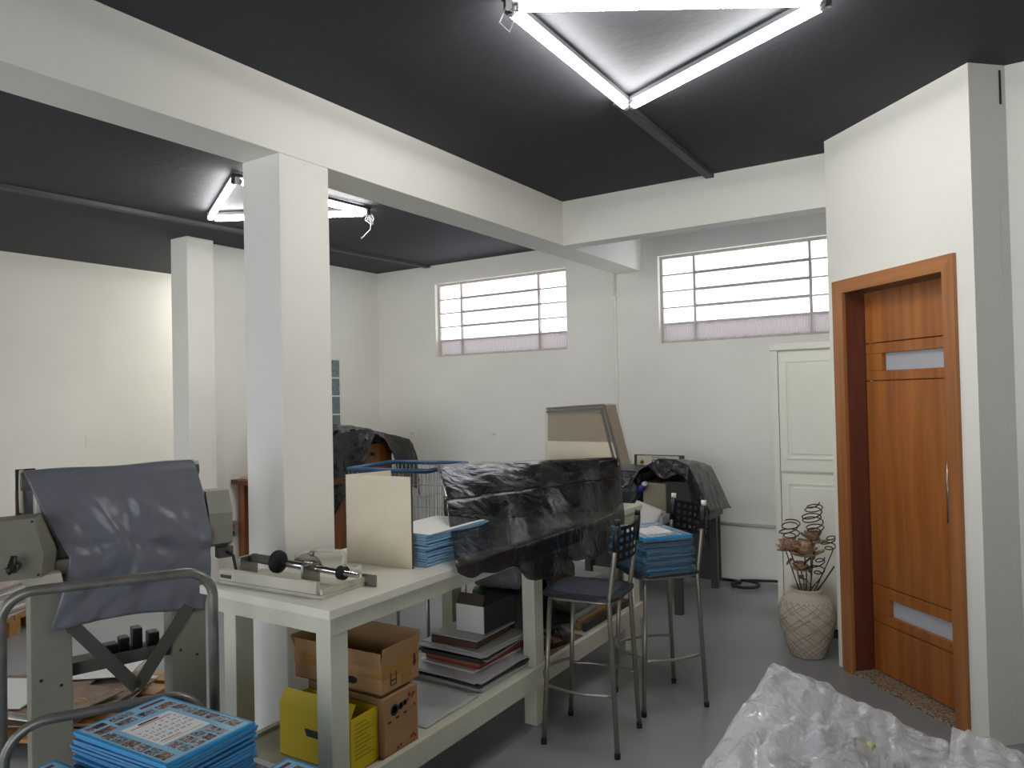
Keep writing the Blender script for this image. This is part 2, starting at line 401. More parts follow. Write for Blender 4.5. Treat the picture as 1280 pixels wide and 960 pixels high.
# windows
def window(name, x0, x1, z0, z1, label):
    w = tag(bpy.data.objects.new(name, None), label, kind='structure'); COL.objects.link(w)
    w.location = (x0, YW+.05, z0); w.matrix_basis = TR(x0, YW+.05, z0)
    Wd, H, t = x1-x0, z1-z0, .022
    obj('frame_stile', bxm(0, t, 0, .03, 0, H), win_steel, w); obj('frame_stile', bxm(Wd-t, Wd, 0, .03, 0, H), win_steel, w)
    obj('frame_rail', bxm(t, Wd-t, 0, .03, 0, t), win_steel, w); obj('frame_rail', bxm(t, Wd-t, 0, .03, H-t, H), win_steel, w)
    cx = [t, .195*Wd, .79*Wd, Wd-t]; rz = [t + (H-2*t)*k/5 for k in range(6)]
    for c in cx[1:3]: obj('mullion', bxm(c-.009, c+.009, -.004, .032, t, H-t), win_steel, w)
    for ci in range(3):
        a, b = cx[ci] + (.009 if ci else 0), cx[ci+1] - (.009 if ci < 2 else 0)
        for k in range(1, 5):
            h = (.011 if ci == 1 or k == 1 else .006)
            obj('glazing_bar', bxm(a, b, .0, .028, rz[k]-h, rz[k]+h), win_steel, w)
        for k in range(5):
            z_a, z_b = rz[k]+(.012 if k else 0), rz[k+1]-(.012 if k < 4 else 0)
            if k == 0:
                bm = bmesh.new(); n = max(6, int((b-a)/.02))
                for i in range(n):                       # ribs of the figured glass
                    u0, u1 = a+(b-a)*i/n, a+(b-a)*(i+1)/n; um = (u0+u1)/2
                    vs = [bm.verts.new(p) for p in ((u0, .014, z_a), (um, .009, z_a), (u1, .014, z_a), (u1, .014, z_b), (um, .009, z_b), (u0, .014, z_b))]
                    bm.faces.new((vs[0], vs[1], vs[4], vs[5])); bm.faces.new((vs[1], vs[2], vs[3], vs[4]))
                obj('ribbed_pane', bm, rib_glass, w)
            else:
                obj('pane', bxm(a, b, .012, .015, z_a, z_b), pane_glass, w)
    if Wd: obj('stay_lever', tb([(cx[2]+.012, -.012, H*.22), (cx[2]+.012, -.02, H*.42), (cx[2]+.012, -.008, H*.75)], .005, 6), win_steel, w)
    return w
window('window_1', *WIN[0], 'steel louvre window left of the long beam')
window('window_2', *WIN[1], 'steel louvre window right of the long beam')
# glass block strip in the partition
w3 = tag(bpy.data.objects.new('window_3', None), 'narrow vertical strip of glass blocks', kind='structure'); COL.objects.link(w3)
w3.matrix_basis = TR(-5.533, 5.09, .98)
obj('strip_surround', merge(bxm(-.01, .008, -.01, .0, -.0, .94), bxm(-.01, .008, .225, .245, 0, .94), bxm(-.01, .008, 0, .225, .925, .94)), plate_white, w3)
for k in range(5): obj('glass_block', bxm(-.005, .004, .008, .218, .012+k*.184, .184+k*.184, bev=.004), glass_block_m, w3)

# neighbouring building seen through the panes
nb = thing('neighbouring_building', 'pale low building standing beyond the louvre windows', 'building', (-4, 13, 0))
obj('wall', bxm(-9, 12, 0, 5, 0, 2.62), neigh_wall, nb); obj('roof', bxm(-9.3, 12.3, -.3, 5.3, 2.62, 2.76), neigh_roof, nb)

# ceiling conduits, wall conduits, plates
def conduit(label, p, q, w, h, m, grp=None, name='ceiling_conduit'):
    return single(name, bar(p, q, w, h), m, label, 'conduit', grp)
conduit('dark painted conduit on the ceiling between lamp and cross beam', (-1.395, 3.10, ZC-.0125), (-1.425, 4.52, ZC-.0125), .05, .025, conduit_dark)
conduit('dark painted conduit on the ceiling behind the triangular lamp', (-1.36, 2.04, ZC-.0125), (-1.46, -2.55, ZC-.0125), .05, .025, conduit_dark)
conduit('long grey conduit crossing the ceiling above the slim column', (-5.27, -2.55, ZC-.0125), (-4.80, 5.86, ZC-.0125), .06, .025, conduit_dark)
vc = thing('wall_conduit', 'thin white conduit running down the window wall below the beam', 'conduit', (-2.727, YW-.012, .90))
obj('pipe', tb([(0, 0, 0), (0, 0, ZB-.90)], .0115, 10), white_wall, vc); obj('clip', bxm(-.022, .022, -.014, .012, 1.42, 1.45), white_wall, vc)
single('wall_conduit', tb([(-2.3, YW-.012, .437), (-1.0, YW-.012, .442)], .0125, 10), mat('grey_conduit', (176, 176, 172), .5), 'grey conduit running low and level along the window wall', 'conduit')
def plate(name, loc, ry, label, kind):
    p = thing(name, label, 'outlet' if kind != 'switch' else 'switch', loc, ry)
    w, h = (.052, .036) if kind != 'switch' else (.036, .055)
    obj('cover_plate', bxm(-w, w, -.008, -.0004, -h, h, bev=.0025), plate_white, p)
    if kind == 'out':
        for x in (-.012, .0, .012): obj('socket_hole', tb([(x, -.0095, .004 if x else -.006), (x, -.007, .004 if x else -.006)], .004, 8), hole_dark, p)
    if kind == 'switch':
        for z in (-.026, .004): obj('rocker', bxm(-.02, .02, -.013, -.0075, z, z+.022, bev=.002), plate_white, p)
    return p
plate('wall_outlet', (-5.075, YW, 1.125), 0, 'white outlet on the window wall beside the partition corner', 'out')
plate('wall_outlet', (-4.039, YW, 1.13), 0, 'white outlet on the window wall under the left window', 'out')
plate('blank_plate', (-2.112, YW, 1.13), 0, 'blank white plate on the wall under the right window', 'blank')
plate('light_switch', (XA, 3.661, 1.156), PI/2, 'white double light switch on the far left wall', 'switch')
sk = thing('power_socket', 'grey power socket with red and black holes beside the wooden table', 'outlet', (-5.533, 3.985, .40), PI/2)
obj('body', bxm(-.05, .05, -.05, -.0005, -.06, .075, bev=.006), mach_grey, sk)
obj('red_hole', tb([(0, -.056, .035), (0, -.048, .035)], .022, 12), print_red, sk); obj('black_hole', tb([(0, -.056, -.025), (0, -.048, -.025)], .022, 12), hole_dark, sk)

# triangular tube lamps
def tri_lamp(pts, label, wires):
    c = sum((Vector(p) for p in pts), Vector())/3
    t = thing('triangle_lamp', label, 'lamp', c, 0, None)
    for i in range(3):
        a, b = Vector(pts[i])-c, Vector(pts[(i+1) % 3])-c; d = (b-a).normalized()
        upo = V(0, 0, 1); sh = d*.045
        obj('batten', bar(a+upo*.032, b+upo*.032, .03, .018), dark_fit, t)
        tu = obj('tube', tb([a+sh, b-sh], .0165, 12), tube_glow, t)
        for q, s in ((a+sh, -1), (b-sh, 1)):
            obj('end_cap', tb([q, q+d*s*.02], .0165, 10), tube_cap, t)
            obj('lamp_holder', bxm(-.012, .012, -.012, .012, -.012, .045, mtx=TR(*(q+d*s*.028))), dark_fit if s < 0 else plate_white, t)
    for k in range(wires):
        o = Vector(pts[2])-c if wires > 1 else Vector(pts[0])-c; ph = k*1.7
        obj('loose_wire', tb([o+V(.015*math.cos(ph), .015*math.sin(ph), -.0), o+V(.04*math.cos(ph), .03*math.sin(ph), -.04), o+V(.015*math.sin(ph), .02, -.075), o+V(-.02*math.cos(ph), -.01, -.05), o+V(0, 0, .0)], .0028, 6), plate_white, t)
    if wires > 1:
        o = Vector(pts[2])-c
        obj('pull_wire', tb([o+V(.01, 0, -.07), o+V(-.005, .01, -.11), o+V(-.03, -.01, -.14), o+V(-.045, -.03, -.17)], .003, 6), plate_white, t)
        obj('wire_end', tb([o+V(-.045, -.03, -.165), o+V(-.05, -.035, -.19)], .008, 8), black_plastic, t)
    return t
ZT = 2.803
tri_lamp([(-1.323, 2.052, ZT), (-1.348, 3.103, ZT), (-.406, 2.653, ZT)], 'triangle of lit fluorescent tubes on the ceiling over the workbench side', 1)
tri_lamp([(-3.688, 2.735, ZT), (-4.61, 3.208, ZT), (-3.616, 3.785, ZT)], 'triangle of lit fluorescent tubes with a dangling wire beyond the beam', 3)

tri_lamp([(-6.60, 4.70, ZT), (-6.55, 5.68, ZT), (-5.80, 5.20, ZT)], 'unseen triangle of lit tubes added behind the partition to brighten the left wall', 1)  # added lamp, never in view, brightens the far left wall

# ================================================================== WORKBENCH
TX0, TX1, TY0, TY1, TZ = -2.40, -1.735, 1.605, 4.06, .845
wb = thing('workbench', 'long pale workbench with a lower shelf beside the white column', 'table', ((TX0+TX1)/2, (TY0+TY1)/2, 0))
def wp(n, bm, m): return obj(n, bm, m, wb, world=True)
wp('tabletop', bxm(TX0, TX1, TY0, TY1, TZ-.03, TZ, bev=.003), bench_top)
wp('apron', bxm(TX0+.06, TX1-.018, TY0+.02, TY0+.045, TZ-.087, TZ-.0305), bench_paint)
wp('apron', bxm(TX0+.06, TX1-.018, TY1-.045, TY1-.02, TZ-.087, TZ-.0305), bench_paint)
wp('apron', bxm(TX1-.043, TX1-.018, TY0+.0455, TY1-.0455, TZ-.087, TZ-.0305), bench_paint)
wp('apron', bxm(TX0+.06, TX0+.085, TY0+.0455, TY1-.0455, TZ-.087, TZ-.0305), bench_paint)
for y in (1.63, 2.86, 3.97):
    for x in (-2.298, -1.826): wp('leg', bxm(x, x+.066, y, y+.075, 0, TZ-.088, bev=.003), bench_paint)
SZ = .262
wp('shelf_board', bxm(TX0+.105, TX1-.04, TY0+.06, TY1-.03, SZ-.02, SZ), bench_paint)
wp('shelf_rail', bxm(TX1-.0245, TX1, TY0+.07, TY1, SZ-.075, SZ+.012, bev=.003), bench_paint)
wp('shelf_rail', bxm(TX1-.0395, TX1-.025, TY0+.07, TY1, SZ-.075, SZ+.002), bench_paint)
wp('shelf_rail', bxm(TX0+.08, TX0+.104, TY0+.07, TY1, SZ-.075, SZ+.012), bench_paint)

# --- roller dispenser on the bench
rd = thing('roller_press', 'cream metal hand tool with steel roller and lever on the workbench', 'tool', (-2.10, 1.76, TZ), math.radians(3))
def rp_(n, bm, m): return obj(n, bm, m, rd)
rp_('base_plate', bxm(-.265, .25, -.09, .11, .0, .012, bev=.002), cream_paint)
rp_('front_rail', bxm(-.265, .215, -.088, -.07, .0125, .052, bev=.002), cream_paint)
rp_('end_plate', bxm(.235, .30, .112, .118, .0005, .042, bev=.002), steel)
rp_('side_rail', bar((.235, -.085, .022), (.245, .12, .022), .012, .018), cream_paint)
rp_('maker_tag', bxm(-.255, -.20, -.0905, -.0885, .022, .034), black_plastic)
rp_('roller_shaft', tb([(-.215, .02, .075), (.04, .03, .066), (.27, .055, .05)], [.013, .014, .009], 12), chrome)
rp_('roller_sleeve', tb([(-.21, .02, .075), (-.10, .024, .071)], .017, 12), mach_dark)
bm = lathe([(.0, -.015), (.03, -.015), (.041, -.006), (.041, .006), (.03, .015), (0, .015)], 20); xf(bm, TR(-.085, .025, .071) @ Matrix.Rotation(PI/2, 4, 'Y')); rp_('black_wheel', bm, black_rubber)
bm = lathe([(.0, -.012), (.024, -.012), (.024, .012), (0, .012)], 16); xf(bm, TR(.205, .048, .055) @ Matrix.Rotation(PI/2, 4, 'Y')); rp_('black_collar', bm, black_rubber)
for k in range(5):
    bm = lathe([(.012, -.003), (.0185, -.003), (.0185, .003), (.012, .003)], 14); xf(bm, TR(.045+k*.0085, .031, .066) @ Matrix.Rotation(PI/2, 4, 'Y')); rp_('spring_ring', bm, steel)
rp_('quadrant_plate', prism([(-.0, 0)]+[(.075*math.cos(a)-.0, .055*math.sin(a)) for a in [k*PI/10 for k in range(0, 11)]], (.055, .06), 'y', TR(.03, 0, .05)), mach_grey)
rp_('lever_arm', tb([(-.035, .06, .085), (.02, .062, .108), (.06, .064, .118), (.185, .066, .124), (.2, .064, .118), (.212, .05, .075)], .0065, 8), cream_paint)
rp_('lever_pivot', tb([(.06, .05, .10), (.06, .05, .118)], .007, 8), steel)
rp_('bracket', bxm(.085, .097, -.03, .05, .0125, .082, bev=.002), steel)
rp_('bracket', bxm(-.235, -.22, -.03, .05, .0125, .085, bev=.002), steel)
single('tape_roll', xf(lathe([(.022, 0), (.038, 0), (.038, .028), (.022, .028), (.022, 0)], 24), TR(-2.03, 1.99, TZ+.0005)), mat('clear_tape_roll', (214, 212, 200), .3), 'pale roll of clear tape behind the roller tool', 'tape')

# --- folded hardboard
fb = thing('folded_board', 'cream folded hardboard panel standing upright on the workbench', 'board', (-2.03, 2.15, TZ))
b1 = bar((-2.19, 2.128, TZ+.176), (-1.872, 2.158, TZ+.176), .006, .352); obj('front_panel', b1, beige_card, fb, True)
b2 = bar((-2.186, 2.136, TZ+.176), (-2.125, 2.32, TZ+.176), .006, .352); obj('rear_panel', b2, beige_card, fb, True)
obj('panel_edge', bar((-1.872, 2.1581, TZ+.176), (-1.8695, 2.1583, TZ+.176), .008, .352), board_edge, fb, True)

# --- calendars
CW, CD = .40, .27
def cal_mesh(t, jit=0):
    return bxm(-CW/2, CW/2, -CD/2, CD/2, 0, t)
def calendar_face(parent, z, W_=CW, D_=CD, full=True):
    """printed sheet: blue ground, white date table, rows of snapshots"""
    obj('blue_sheet', bxm(-W_/2+.004, W_/2-.004, -D_/2+.004, D_/2-.004, z, z+.0006), cal_pale, parent)
    z += .0006
    pick = [photos, photos_b, photos_c]; cnt = [0]
    def r(n, x0, x1, y0, y1, m, h=.0004):
        if m is photos: m = pick[cnt[0] % 3]; cnt[0] += 1
        return obj(n, bxm(x0, x1, y0, y1, z, z+h), m, parent)
    r('blue_border', -W_/2+.002, W_/2-.002, -D_/2+.002, -D_/2+.008, cal_blue); r('blue_border', -W_/2+.002, W_/2-.002, D_/2-.008, D_/2-.002, cal_blue)
    r('blue_border', -W_/2+.002, -W_/2+.009, -D_/2+.008, D_/2-.008, cal_blue); r('blue_border', W_/2-.009, W_/2-.002, -D_/2+.008, D_/2-.008, cal_blue)
    # left strip is the head of the sheet: emblem pictures and red title
    r('head_picture', -W_/2+.018, -W_/2+.045, -D_/2+.02, -D_/2+.07, photos); r('head_picture', -W_/2+.016, -W_/2+.045, -D_/2+.085, -D_/2+.15, photos)
    r('head_title', -W_/2+.022, -W_/2+.036, D_/2-.095, D_/2-.02, maroon)
    px0, px1, py0, py1 = -.085, .095, -.072, .072
    for k in range(4):
        y = -D_/2+.02+k*.06; r('photo', -W_/2+.058, -W_/2+.09, y, y+.05, photos)
    for row, y in ((0, -D_/2+.014), (1, D_/2-.046)):
        for k in range(6):
            x = -.10+k*.046; r('photo', x, x+.04, y, y+.032, photos)
    for k in range(4):
        for c in range(2):
            y = -.068+k*.035; x = px1+.008+c*.04; r('photo', x, x+.034, y, y+.029, photos)
    r('date_table', px0, px1, py0, py1, cal_white)
    z += .0004
    r('month_bar', px0+.008, px0+.018, -.03, .03, maroon)
    r('weekday_bar', px0+.024, px0+.027, -.06, .06, print_red); r('foot_line', px1-.026, px1-.023, -.06, .0, print_red); r('foot_line', px1-.016, px1-.0135, -.06, .06, gold_print)
    bms = []
    d = 1
    for wk in range(5):
        for wd in range(7):
            if (wk == 0 and wd < 3) or d > 31: continue
            b = text_bm(str(d), .0155); xf(b, TR(px0+.042+wk*.0235, -.06+wd*.02, z+.0003) @ rotz(PI/2)); bms.append(b); d += 1
    obj('date_numerals', merge(*bms), print_black, parent)
def cal_stack(cx, cy, z0, rz, n, t, label, label_top, group, seed, face, slide=.006, W_=CW, D_=CD, fan=0, edge=None):
    rnd = random.Random(seed)
    me_o = None; z = z0
    for i in range(n):
        top = i == n-1
        a = rz + rnd.uniform(-.03, .03)*(0 if top else 1) + fan*(n-1-i)/n*.1
        x, y = cx + rnd.uniform(-slide, slide), cy + rnd.uniform(-slide, slide)
        if top: x, y = cx, cy
        lb = label_top if top else label
        if top and face:
            th = thing('photo_calendar', lb, 'calendar', (x, y, z), a, None)
            body = obj('sheet_block', bxm(-W_/2, W_/2, -D_/2, D_/2, 0, t*.92), cal_blue, th)
            calendar_face(th, t*.92, W_, D_)
        else:
            if me_o is None:
                o = obj('photo_calendar', bxm(-W_/2, W_/2, -D_/2, D_/2, 0, t*.80), edge or cal_edge); me_o = o
                o.data.materials.append(cal_blue); o.data.materials.append(cal_white)
                for p in o.data.polygons:
                    if abs(p.normal.z) > .5: p.material_index = 1
            else:
                o = me_o.copy(); COL.objects.link(o)
            o.location = (x, y, z); o.rotation_euler = (0, 0, a); tag(o, lb, 'calendar', group if not top else None)
        z += t
    return z

# --- stack of calendars on the bench beside the board
cal_stack(-1.965, 2.405, TZ+.0005, math.radians(88), 17, .0072, 'blue-edged calendar in the pile on the workbench beside the cream board', 'white-backed calendar on top of the workbench pile', 'calendars piled on the workbench', 3, False, .008, edge=mat('calendar_pale_edge', (150, 186, 216), .5, var=.25, vscale=30))
# the topmost sheets show their white backs
single('paper_sheet', bxm(-.19, .19, -.13, .13, 0, .003, mtx=TR(-1.962, 2.40, TZ+.0005+17*.0072) @ rotz(math.radians(91))), paper_white, 'blank white sheet lying on the calendars by the cream board', 'paper')

# --- bulky stock wrapped in black plastic
bs = thing('wrapped_stock', 'big bulk of stock under shiny black plastic on the workbench', 'stock', (-2.08, 3.40, TZ))
plan = [(-2.39, 2.99), (-1.775, 3.71), (-1.80, 3.94), (-2.39, 3.94)]
def stock_cover():
    """soft-edged bulk with a slanting front, creased by noise"""
    bm = prism(plan, (TZ+.001, 1.14)); bmesh.ops.bevel(bm, geom=bm.edges[:], offset=.025, segments=2, affect='EDGES')
    bmesh.ops.triangulate(bm, faces=bm.faces); bmesh.ops.subdivide_edges(bm, edges=bm.edges[:], cuts=5, use_grid_fill=True)
    bmesh.ops.recalc_face_normals(bm, faces=bm.faces); bm.normal_update()
    for v in bm.verts:
        k = fbm(v.co, 5, .012, 2); v.co += v.normal*k
        if v.co.z > 1.05: v.co.z -= .075*max(0, (v.co.y-3.35)/.6)*max(0, min(1, (-1.95-v.co.x)/.3))
        v.co.z = max(v.co.z, TZ+.001)
    for f in bm.faces: f.smooth = True
    return bm
obj('plastic_cover', stock_cover(), black_film, bs, True)
FA, FB = V(-2.41, 2.965, 1.155), V(-1.752, 3.715, 1.15)
def film(s, t):
    top = FA.lerp(FB, s); low = V(-1.715, 2.22+1.52*s, TZ+.012)
    if t <= 1:
        p = top.lerp(low, t**1.15); p.z = top.z-(top.z-low.z)*t**2.1
        w = min(1, t*4)
        n_ = .016*math.sin(s*26+t*2)*w*(1-.6*t) + fbm((s*3, t*1.6, 0), 2.4, .03, 5)*w*(1-t)
        return p+V(.62, -.62, .35)*n_+V(.012, -.012, 0)*w
    q = t-1; drop = .02+.15*min(1, s*2.6)**1.3+.05*max(0, s-.7)+.022*math.sin(s*19)+.010*math.sin(s*43)
    return V(-1.706+.012*math.sin(s*31)*q, low.y, low.z-q*max(.01, drop))
obj('upper_film', grid(lambda s, t: film(s, t*.62), 60, 24, .0012), thin_black_film, bs, True)
obj('lower_film', grid(lambda s, t: film(s, .62+t*.38), 60, 14, .0012), film_mat('sheer_black_film', (26, 29, 31), .42, .14, .6, 7, .03), bs, True)
obj('hanging_film', grid(lambda s, t: film(s, 1+t), 60, 8, .0012), film_mat('hanging_black_film', (26, 29, 31), .25, .16, .6, 7, .03), bs, True)
# --- carton on top of it, wrapped in film
ct = thing('film_wrapped_carton', 'tan carton with slanted end and black edge strips on the black plastic', 'box', (-1.95, 3.79, 1.105))
poly = [(-2.175, 1.105), (-1.715, 1.105), (-1.80, 1.437), (-2.168, 1.42)]
obj('body', prism(poly, (3.72, 3.86), 'y'), mat('dull_kraft', (150, 132, 104), .7), ct, True)
obj('pale_band', prism([(-2.176, 1.107), (-1.715, 1.107), (-1.747, 1.232), (-2.174, 1.232)], (3.7145, 3.7195), 'y'), beige_card, ct, True)
for p, q in (((-2.17, 3.713, 1.42), (-1.80, 3.713, 1.438)), ((-2.17, 3.713, 1.40), (-1.812, 3.713, 1.418)), ((-1.80, 3.713, 1.438), (-1.712, 3.713, 1.107)), ((-1.82, 3.713, 1.418), (-1.74, 3.713, 1.107))):
    obj('edge_strip', bar(p, q, .011, .013), black_plastic, ct, True)
obj('clear_wrap', prism([(-2.182, 1.1045), (-1.704, 1.1045), (-1.792, 1.446), (-2.176, 1.429)], (3.704, 3.87), 'y'), wrap_film, ct, True)

# --- items on the lower shelf
SH = SZ+.0005
def carton(name, label, x0, x1, y0, y1, z0, z1, m, m_in, rz=0, flaps=(), loc=None, tilt=0, t=.004):
    cx, cy = (x0+x1)/2, (y0+y1)/2; w, d, h = (x1-x0)/2, (y1-y0)/2, z1-z0
    c = thing(name, label, 'box', (cx, cy, z0), rz)
    c.matrix_basis = TR(cx, cy, z0) @ rotz(rz) @ Matrix.Rotation(tilt, 4, 'Y')
    obj('bottom', bxm(-w, w, -d, d, 0, t), m_in, c)
    obj('side_panel', bxm(-w, w, -d, -d+t, t, h), m, c); obj('side_panel', bxm(-w, w, d-t, d, t, h), m, c)
    obj('side_panel', bxm(-w, -w+t, -d+t, d-t, t, h), m, c); obj('side_panel', bxm(w-t, w, -d+t, d-t, t, h), m, c)
    for side, L, ang in flaps:
        if side in 'ns':
            s = 1 if side == 'n' else -1
            o = bxm(-w+.002, w-.002, 0, t*.8, 0, L); xf(o, TR(0, s*d - (t if s > 0 else 0), h+.0005) @ Matrix.Rotation(-s*ang, 4, 'X'))
        else:
            s = 1 if side == 'e' else -1
            o = bxm(0, t*.8, -d+.002, d-.002, 0, L); xf(o, TR(s*w - (t if s > 0 else 0), 0, h+.0005) @ Matrix.Rotation(s*ang, 4, 'Y'))
        obj('flap', o, m, c)
    return c, w, d, h
# yellow open box behind the front leg
yb, w, d, h = carton('yellow_box', 'yellow cardboard box with lid flap open under the workbench', -2.125, -1.79, 1.73, 1.862, SH, .445, yellow_card, kraft_in, math.radians(2), (('s', .05, -.55), ), None)
obj('hand_hole', prism([(-.045, .115), (-.035, .09), (.035, .09), (.045, .115)], (-d-.0012, -d-.0002), 'y'), hole_dark, yb)
for k in range(9): obj('print_line', bxm(w+.0002, w+.0012, -d+.02, d-.02-(k % 3)*.018, .045+k*.014, .0472+k*.014), yellow_line, yb)
# lower kraft carton, printed in red and black
kb, w, d, h = carton('printed_carton', 'brown carton printed with red and black marks under the workbench', -2.14, -1.765, 1.872, 2.045, SH, .468, kraft, kraft_in, math.radians(0))
for k, (y, z) in enumerate(((.035, .168), (.045, .18), (.058, .172), (.065, .18), (.04, .186), (.07, .14), (-.02, .02), (-.005, .024), (.05, .03), (.06, .036), (.07, .028))):
    obj('red_mark', bxm(w+.0002, w+.0012, y-.005, y+.005, z-.005, z+.005), print_red, kb)
for y, z, r in ((-.035, .155, .02), (-.002, .158, .013), (.02, .162, .01)):
    b = lathe([(r*.62, 0), (r, 0), (r, .001), (r*.62, .001), (r*.62, 0)], 16); xf(b, TR(w+.0002, y, z) @ Matrix.Rotation(PI/2, 4, 'Y')); obj('round_mark', b, print_black, kb)
for y, z in ((-.06, .12), (-.02, .125), (.02, .128)): obj('black_mark', bxm(w+.0002, w+.0012, y-.008, y+.008, z-.003, z+.003), print_black, kb)
obj('carton_top', bxm(-w+.0045, w-.0045, -d+.0045, d-.0045, h-.006, h-.002), kraft, kb)
# upper open carton
ub, w, d, h = carton('open_carton', 'open brown carton with tape and arrow marks atop the printed carton', -2.20, -1.785, 1.868, 2.075, .476, .575, kraft, kraft_in, math.radians(3), (('s', .045, .10), ('n', .07, .25), ('e', .06, .12), ('w', .055, .5)), None)
obj('tape_band', bxm(-w-.001, w+.001, -d-.0012, -d-.0002, .055, .09), tape, ub)
obj('tape_band', bxm(w+.0002, w+.0012, -d, d, .05, .097), tape, ub); obj('tape_band', bxm(w+.0013, w+.0022, .005, .055, .002, .085), tape, ub)
b = lathe([(.012, 0), (.017, 0), (.017, .0008), (.012, .0008), (.012, 0)], 18); xf(b, TR(.07, -d-.0003, .035) @ Matrix.Rotation(PI/2, 4, 'X') @ Matrix.Diagonal((1.5, .8, 1, 1))); obj('smile_mark', b, print_black, ub)
obj('square_mark', merge(bxm(w+.0023, w+.003, -.06, -.057, .02, .065), bxm(w+.0023, w+.003, -.03, -.027, .02, .065), bxm(w+.0023, w+.003, -.057, -.03, .02, .023), bxm(w+.0023, w+.003, -.055, -.033, .035, .04)), print_black, ub)
obj('arrow_mark', prism([(.072, .092), (.082, .092), (.082, .067), (.089, .067), (.077, .047), (.065, .067), (.072, .067)], (w+.0013, w+.002), 'x'), print_black, ub)
# glossy sheet lying on the shelf
def wavy(x0, x1, y0, y1, z, amp, seed, rz=0):
    cx, cy = (x0+x1)/2, (y0+y1)/2; m = TR(cx, cy, 0) @ rotz(rz)
    def f(s, t):
        p = V((s-.5)*(x1-x0), (t-.5)*(y1-y0), 0); p.z = z + max(0, amp*.6 + fbm(p, 7, amp, seed)); return m @ p
    return f
single('plastic_sleeve', grid(wavy(-2.27, -1.80, 2.13, 2.47, SH+.001, .006, 4), 16, 12, .002), mat('milky_plastic', (196, 198, 200), .18, bump=.3, bscale=10, bdist=.02), 'milky plastic sleeve lying flat on the bench shelf behind the cartons', 'plastic sleeve')
# paper and board pile
z = SH; rnd = random.Random(11)
pile = [('grey_sheet', .46, .40, .006, paper_grey, 'big grey sheet')]*3 + [('dark_board', .44, .38, .007, paper_dark, 'black board')]*3 + [('grey_sheet', .45, .40, .005, paper_grey, 'big grey sheet')]*2
pile2 = [('white_sheet', .31, .36, .008, paper_white, 'white sheet'), ('red_folder', .30, .34, .014, paper_red, 'red folder'), ('tan_folder', .30, .34, .012, paper_orange, 'orange-brown folder'),
         ('dark_board', .33, .34, .008, paper_dark, 'small black board'), ('white_sheet', .32, .34, .006, paper_grey, 'small grey sheet'), ('dark_board', .34, .36, .010, paper_dark, 'small black board'),
         ('dark_board', .33, .34, .008, paper_dark, 'small black board'), ('grey_sheet', .35, .36, .006, paper_grey, 'small grey sheet'), ('white_sheet', .36, .36, .008, paper_grey, 'small grey sheet'),
         ('grey_sheet', .34, .35, .007, paper_grey, 'small grey sheet'), ('brown_board', .24, .30, .034, paper_brown, 'thick brown slab'), ('white_sheet', .25, .31, .008, paper_grey, 'top grey card')]
for k, (n, a, b, t, m, lab) in enumerate(pile + pile2):
    big = k < len(pile); cx, cy = (-2.035, 2.70) if big else (-2.03, 2.755)
    ang = rnd.uniform(-.07, .07)
    o = single(n, bxm(-a/2, a/2, -b/2, b/2, 0, t*.9, mtx=rotz(ang)), m, lab + ' in the paper pile on the bench shelf', n.split('_')[1], 'paper pile on the bench shelf', V(0, 0, 0))
    o.location = (cx+rnd.uniform(-.012, .012), cy+rnd.uniform(-.012, .012), z); z += t
ZP = z
wbx = thing('white_box', 'small white box with black sides on top of the paper pile', 'box', (-1.99, 2.80, ZP))
obj('body', bxm(-.075, .075, -.12, .13, .0005, .12), paper_dark, wbx); obj('white_end', bxm(-.076, .076, -.125, -.1205, .0005, .121), paper_white, wbx)
obj('top_flap', bxm(-.07, .07, -.003, .0, 0, .05, mtx=TR(0, -.12, .1215) @ Matrix.Rotation(-.35, 4, 'X')), board_edge, wbx)
# bags, sandal and boards further along the shelf
single('plastic_bag', lump(-2.22, -1.94, 2.97, 3.23, SH, .55, 12, .03, 7, 3, .1, .5), dark_cloth, 'crumpled dark grey bag under the workbench by the sandal', 'bag')
single('plastic_bag', lump(-2.24, -1.95, 3.33, 3.61, SH, .62, 12, .035, 7, 6, .1, .5), black_bag, 'crumpled black bag at the back of the bench shelf', 'bag')
single('plastic_bag', lump(-2.20, -1.92, 2.98, 3.22, .56, .70, 10, .03, 8, 9, .0, .6), grey_cloth, 'crumpled mid grey bag piled on the dark grey bag', 'bag')
single('cardboard_sheet', bxm(-1.93, -1.78, 3.02, 3.36, SH, SH+.004, mtx=None), mat('brown_card', (128, 98, 78), .7), 'brown cardboard sheet lying under the dark sandal', 'cardboard')
sd = thing('sandal', 'dark sandal with a brown insole on the bench shelf', 'shoe', (-1.845, 3.16, SH+.0045), math.radians(78))
def sole(k): return [(.13*math.cos(a)*k, .05*math.sin(a)*k*(1+.18*math.cos(a))) for a in [i*2*PI/24 for i in range(24)]]
obj('sole', prism(sole(1), (0, .022)), black_rubber, sd); obj('insole', prism(sole(.9), (.0222, .028)), sandal_brown, sd)
for x, wd in ((.045, .05), (-.06, .035)):
    obj('strap', grid(lambda s, t, x=x, wd=wd: V(x+(t-.5)*wd, .056*math.cos(PI*s), .02+.05*math.sin(PI*s)), 12, 3, .004), black_plastic, sd)
single('white_carton', bxm(-2.10, -1.92, 3.64, 3.88, SH, .46, bev=.003), paper_grey, 'plain pale carton at the far end of the bench shelf', 'box')
for k, (x, m, lb) in enumerate(((-1.885, paper_grey, 'grey board'), (-1.85, kraft, 'brown board'), (-1.815, paper_dark, 'black board'))):
    single('long_board', bxm(x, x+.02, 3.42, 4.0, SH, SH+.04+.012*(2-k)), m, 'long ' + lb + ' on edge along the bench shelf', 'board')

